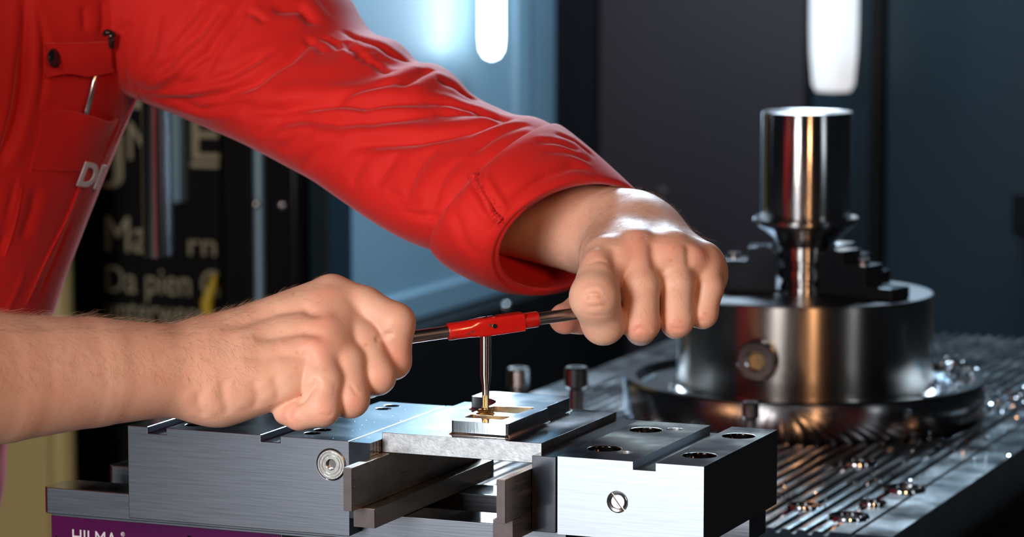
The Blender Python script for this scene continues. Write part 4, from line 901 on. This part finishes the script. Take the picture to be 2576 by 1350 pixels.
# folds of the sleeve and the chest: (points, width, depth, rim)
FOLDS = [
    ([(352, 236), (420, 160), (500, 80), (560, 10)], 4.5, 5.0, .6), ([(360, 240), (440, 205), (520, 130), (590, 30), (625, -10)], 4.5, 5.5, .6), ([(375, 238), (452, 225), (520, 175), (600, 60), (640, 0)], 4, 4.5, .5),
    ([(440, 222), (500, 215), (580, 185), (640, 148), (690, 120)], 4, 4.5, .6), ([(365, 250), (470, 252), (560, 240), (640, 205), (724, 145), (806, 84)], 5, 6, .6), ([(440, 265), (500, 278), (560, 270), (640, 262)], 4, 4, .5),
    ([(342, 238), (380, 130), (400, 20)], 4, 4, .4), ([(400, 150), (470, 50), (505, 0)], 4, 3.5, .5),
    ([(600, 285), (700, 276), (760, 262), (830, 254), (920, 258), (1030, 250), (1090, 252)], 6.5, 7.5, .7), ([(1070, 250), (1130, 255), (1200, 272), (1280, 296)], 4.5, 4.0, .7),
    ([(640, 345), (690, 312), (752, 297), (850, 302), (930, 303), (1010, 292), (1090, 284)], 6.5, 6.5, .7), ([(1090, 284), (1160, 280), (1250, 290)], 5, 2.5, .5),
    ([(860, 380), (900, 360), (980, 352), (1060, 346), (1130, 335), (1210, 318), (1290, 292)], 6, 5.0, .7), ([(1000, 215), (1040, 190), (1088, 166)], 5, 4.5, .8), ([(820, 252), (900, 225), (1000, 202)], 6, 3.5, .5),
    ([(1100, 196), (1150, 212), (1205, 246)], 5, 3, .6), ([(870, 70), (930, 100), (985, 128), (1040, 150)], 4.5, 3.5, .5),
    ([(840, 95), (858, 120)], 3.2, 3, .6), ([(868, 98), (884, 124)], 3.2, 3, .6), ([(892, 112), (910, 146)], 3.4, 3.5, .6), ([(915, 128), (932, 158)], 3.2, 3, .6), ([(812, 85), (836, 108)], 3, 2.5, .6), ([(945, 150), (975, 178)], 3.4, 3, .6), ([(760, 90), (790, 100), (815, 128)], 3, 2.5, .5),
    ([(940, 470), (965, 420), (1000, 385)], 5, 3, .5), ([(1020, 500), (1030, 450), (1060, 400), (1110, 360)], 5, 3, .5), ([(880, 470), (890, 430), (920, 400)], 5, 2.5, .5), ([(1080, 560), (1085, 500), (1110, 440), (1160, 390)], 5, 3, .5),
    ([(760, 430), (790, 390), (840, 360)], 5, 2.5, .5), ([(700, 380), (740, 355), (790, 340)], 5, 2.5, .5), ([(1000, 530), (1050, 545), (1115, 555)], 3, 2.5, .4), ([(960, 470), (1000, 500), (1060, 510)], 4, 2, .4),
    ([(1180, 385), (1225, 345), (1280, 318), (1330, 305)], 4.5, 3.0, .6), ([(1240, 440), (1290, 400), (1360, 372), (1420, 368)], 5, 2.5, .6), ([(1330, 345), (1390, 352), (1440, 380)], 3.5, 2.5, .7), ([(1350, 372), (1420, 385), (1480, 415)], 3.5, 2.5, .7),
    ([(620, 20), (650, 35), (668, 52)], 3, 2.5, .4), ([(690, 20), (760, 15), (800, 60)], 6, 5, .5),
    ([(66, -20), (70, 60), (66, 150), (50, 280), (20, 380), (0, 420)], 4.5, 6, .7), ([(100, 20), (118, 110), (112, 220), (100, 280)], 3.5, 2.5, .5), ([(60, 120), (62, 200), (40, 330), (10, 420)], 6, 4, .5),
    ([(240, 400), (215, 455), (180, 540), (140, 630), (90, 720), (60, 780)], 3.0, -2.0, 0), ([(190, 545), (150, 640), (100, 760)], 3, 2, .3), ([(60, 440), (40, 520), (10, 610)], 3, -1.8, 0), ([(50, 450), (30, 540), (0, 650)], 4, 2.5, .4), ([(68, 680), (50, 730), (20, 790)], 3, -1.5, 0),
    ([(100, 470), (85, 540), (60, 610)], 6, 2.5, .4), ([(300, 120), (318, 210), (300, 320), (250, 430)], 3, 1.8, .5), ([(215, 20), (222, 80)], 4, 2.5, .4), ([(262, 0), (262, 90)], 3, 2, .5), ([(325, 60), (290, 85)], 4, 2.5, .4),
]
for pts, w_, d_, r_ in FOLDS: cv.line(pts, w_ * 0.72, d_ * 0.85, r_ * 0.5)
Vc = relax(cv.done(), Qc, 2)
def cloth_mat(name, c1, c2):
    mt = mat(name, c1, 0.75, 0, noise=(30, c2, 0.3), bump=(900, 0.25), spec=0.25)
    b = mt.node_tree.nodes['Principled BSDF']
    b.inputs['Sheen Weight'].default_value = 0.28; b.inputs['Sheen Roughness'].default_value = 0.4; b.inputs['Sheen Tint'].default_value = (1, 0.55, 0.6, 1)
    return mt
M['red_cloth'] = cloth_mat('red_cotton', (0.50, 0.009, 0.006), (0.56, 0.011, 0.008))
M['red_seam'] = cloth_mat('red_seam', (0.50, 0.010, 0.008), (0.56, 0.012, 0.010))
cov = link('coverall', quad_mesh('coverall', Vc - PO, Qc), M['red_cloth'], person, angle=180)
cvs = Carver(Vc, normals(Vc, Qc))                        # for laying pieces on the cloth
def on_cloth(px, py, lift=0.0):
    p = cvs.at(px, py); i = np.argmin(((Vc - p) ** 2).sum(1)); return p + cvs.N[i] * lift * mmr
def patch(name, rows, lift, thick, material, parent, sub=6):
    """piece of cloth laid on the garment; rows of pixel points"""
    g = np.array([[on_cloth(px, py, l_) for px, py, l_ in r] for r in rows])
    g = np.array([catmull(r, sub) for r in g]); g = np.array([catmull(g[:, k], sub) for k in range(g.shape[1])]).transpose(1, 0, 2)
    a, b = g.shape[:2]
    du = np.gradient(g, axis=0); dv = np.gradient(g, axis=1); n = np.cross(du, dv); n /= np.maximum(np.linalg.norm(n, axis=2, keepdims=True), 1e-9)
    if (n * (CAM - g)).sum() < 0: n = -n
    V = np.concatenate([(g + n * thick * mmr).reshape(-1, 3), (g - n * 0.6 * mmr).reshape(-1, 3)]) - PO
    bm = bm_new(); vs = [bm.verts.new(v) for v in V]; ab = a * b
    for i in range(a - 1):
        for j in range(b - 1):
            q = (i * b + j, i * b + j + 1, (i + 1) * b + j + 1, (i + 1) * b + j)
            bm.faces.new([vs[k] for k in q]); bm.faces.new([vs[ab + k] for k in q[::-1]])
    edge = [(0, j) for j in range(b)] + [(i, b - 1) for i in range(1, a)] + [(a - 1, j) for j in range(b - 2, -1, -1)] + [(i, 0) for i in range(a - 2, 0, -1)]
    for (i, j), (k, l_) in zip(edge, edge[1:] + edge[:1]): bm.faces.new([vs[i * b + j], vs[k * b + l_], vs[ab + k * b + l_], vs[ab + i * b + j]])
    return obj(name, bm, material, parent, angle=60)
L_ = lambda pts, l_: [(x, y, l_) for x, y in pts]
patch('pen_strap', [L_([(106, 110), (150, 108), (210, 106), (262, 104), (286, 112)], 5), L_([(110, 150), (160, 150), (215, 150), (262, 148), (284, 150)], 6), L_([(116, 190), (165, 188), (215, 188), (258, 186), (278, 178)], 5)], 0, 1.2, M['red_cloth'], cov)
patch('chest_pocket', [[(112, 292, 0.6), (165, 278, 1.5), (215, 284, 7), (262, 298, 8), (298, 296, 2)], [(102, 345, 0.5), (155, 342, 1.2), (205, 346, 3), (245, 350, 3), (276, 350, 1)], [(80, 430, 0.4), (135, 432, 1), (180, 432, 1.2), (212, 430, 1.2), (238, 425, .6)]], 0, 0.9, M['red_cloth'], cov)
def seam(name, pts, r, material, parent, lift=0.3):
    q = catmull([on_cloth(x, y, lift) for x, y in pts], 5) - PO
    bm = bm_new(); tube(bm, q.tolist(), [r * .3 * mmr] + [r * mmr] * (len(q) - 2) + [r * .3 * mmr], 6); return obj(name, bm, material, parent)
for pts in ([(100, 345), (95, 400), (80, 440)], [(240, 398), (205, 470), (172, 552), (130, 640), (70, 770)], [(62, 470), (42, 560), (16, 650)], [(345, 243), (300, 350), (262, 440)]): seam('seam', pts, 0.7, M['red_seam'], cov)
p = on_cloth(132, 146, 8.2); nrm = CR * 0.88 - CF * 0.46 + CU * 0.1
bm = bm_new(); lathe(bm, [(0, 0.0022), (0.004, 0.002), (0.0066, 0.0008), (0.0070, 0), (0.0066, -0.001), (0, -0.001)], tuple(p - PO), tuple(nrm), 32); o = obj('snap_button', bm, M['black_gloss'], cov); o['label'] = 'black snap button'
# white letters on the pocket
pa, pb, pc_ = on_cloth(184, 466, 5), on_cloth(236, 472, 5), on_cloth(200, 404, 7.5)
X = pb - pa; Y = pc_ - pa
t = text_mesh('pocket_lettering', 'DI', 1.0, M['white_ink'], Matrix.Identity(4), None, 0.02, 0.03)
xs = [v.co.x for v in t.data.vertices]; ys = [v.co.y for v in t.data.vertices]; Zn = np.cross(X, Y); Zn /= np.linalg.norm(Zn)
t.data.transform(Matrix.Translation((-min(xs), -min(ys), 0)))
wd, hg = max(xs) - min(xs), max(ys) - min(ys); mm_ = Matrix.Identity(4)
for i in range(3): mm_[i][0], mm_[i][1], mm_[i][2], mm_[i][3] = X[i] / wd, Y[i] / hg, Zn[i] * 0.02, (pa - PO)[i]
t.data.transform(mm_); t.parent = cov
# rolled cuff of the raised sleeve
def band(stations, n, seg, thick):
    st = catmull(stations, n); ph = np.linspace(0, 2 * np.pi, seg, endpoint=False); R = []
    for s in st: R.append(s[:3] + np.outer(np.cos(ph), s[6:9]) + np.outer(np.sin(ph), s[3:6]))
    for s in st[::-1]: R.append(s[:3] + np.outer(np.cos(ph), s[6:9] * (1 - thick / np.linalg.norm(s[6:9]))) + np.outer(np.sin(ph), s[3:6] * (1 - thick / np.linalg.norm(s[3:6]))))
    V = np.concatenate(R); m_ = len(R)
    Q = np.array([(i * seg + k, i * seg + (k + 1) % seg, ((i + 1) % m_) * seg + (k + 1) % seg, ((i + 1) % m_) * seg + k) for i in range(m_) for k in range(seg)])
    return V, Q
cf = [station((1395, 314), (1108, 628), 2.168, .060, -0.020), station((1402, 312), (1104, 640), 2.166, .0645, -0.022), station((1432, 334), (1140, 676), 2.158, .0655, -0.027, -.003), station((1480, 376), (1205, 712), 2.149, .063, -0.033, -.006), station((1530, 424), (1268, 736), 2.143, .058, -0.038, -.009), station((1556, 450), (1305, 738), 2.140, .054, -0.040, -.011), station((1561, 458), (1312, 730), 2.139, .050, -0.040, -.011)]
Vf, Qf = band(cf, 14, 220, 0.0042)
if (normals(Vf, Qf)[:220] * (Vf[:220] - Vf[:220].mean(0))).sum() < 0: Qf = Qf[:, ::-1]
ck = Carver(Vf, normals(Vf, Qf))
for pts, w_, d_, r_ in (([(1170, 408), (1195, 460), (1225, 510), (1262, 556)], 2.2, 2.2, .9), ([(1184, 400), (1212, 450), (1245, 500), (1276, 535)], 1.4, 1.2, .6), ([(1290, 500), (1370, 440), (1440, 412), (1490, 420)], 2.6, 2.0, .4), ([(1130, 500), (1146, 560), (1164, 610), (1190, 650)], 3, 1.4, .6), ([(1350, 350), (1400, 352), (1460, 375)], 2.0, 1.4, .4), ([(1400, 330), (1450, 350), (1500, 390)], 2.0, 1.2, .4), ([(1370, 375), (1430, 378), (1490, 402)], 2.0, 1.2, .4)): ck.line(pts, w_, d_, r_)
Vf = ck.done()
cuff = link('rolled_cuff', quad_mesh('rolled_cuff', Vf - PO, Qf), M['red_cloth'], person, angle=180)
# frayed placket on the cuff
bm = bm_new(); cq = Carver(Vf, normals(Vf, Qf)); ii = lambda p: np.argmin(((Vf - p) ** 2).sum(1))
line_ = [(1168, 404), (1186, 440), (1204, 474), (1222, 506), (1244, 538), (1262, 560)]
q = [cq.at(*p) + cq.N[ii(cq.at(*p))] * 0.0006 for p in line_]; q = catmull(q, 6) - PO
tube(bm, q.tolist(), [.0020 + .0009 * abs(math.sin(k * 1.7)) for k in range(len(q))], 8)
for k in range(240):
    b0 = q[rng.integers(len(q))] + rng.normal(0, .0020, 3); d0 = rng.normal(0, 1, 3); d0 /= np.linalg.norm(d0)
    tube(bm, [b0, b0 + d0 * .0015, b0 + d0 * .0026 + rng.normal(0, .0006, 3)], [.00014, .00012, .00005], 4)
obj('frayed_placket', bm, M['red_seam'], cuff)
# boots
for fx, fy in ((-0.66, 0.20), (-0.74, -0.12)):
    bm = bm_new(); tube(bm, [(fx - 0.08 - PO[0], fy - PO[1], 0.05), (fx - 0.03 - PO[0], fy - PO[1], 0.06), (fx + 0.08 - PO[0], fy - PO[1], 0.048), (fx + 0.15 - PO[0], fy - PO[1], 0.036)], [.035, .052, .046, .030], 16); box(bm, fx - 0.115 - PO[0], fx + 0.18 - PO[0], fy - 0.045 - PO[1], fy + 0.045 - PO[1], 0.0, 0.02); obj('boot', bm, M['black'], person)
# pen held in the strap and the pocket
pb_ = on_cloth(208, 305, 3)
pen = thing('scribing_pen', 'steel scribing pen with black hook tucked in the chest pocket strap', 'pen', tuple(pb_))
bm = bm_new(); tube(bm, [(0, 0, 0), tuple(on_cloth(228, 230, 4) - pb_), tuple(on_cloth(238, 194, 2.6) - pb_), tuple(on_cloth(252, 160, 1.6) - pb_), tuple(on_cloth(272, 122, 1.6) - pb_), tuple(on_cloth(283, 96, 4) - pb_)], .0024, 12); obj('barrel', bm, M['chrome_soft'], pen)
bm = bm_new(); hk = [on_cloth(x, y, l_) for x, y, l_ in ((257, 84, 5), (266, 78, 8), (280, 80, 9), (291, 91, 9), (295, 105, 8), (290, 118, 6))]; tube(bm, (catmull(hk, 4) - pb_).tolist(), .0021, 10); obj('hook', bm, M['black_gloss'], pen)
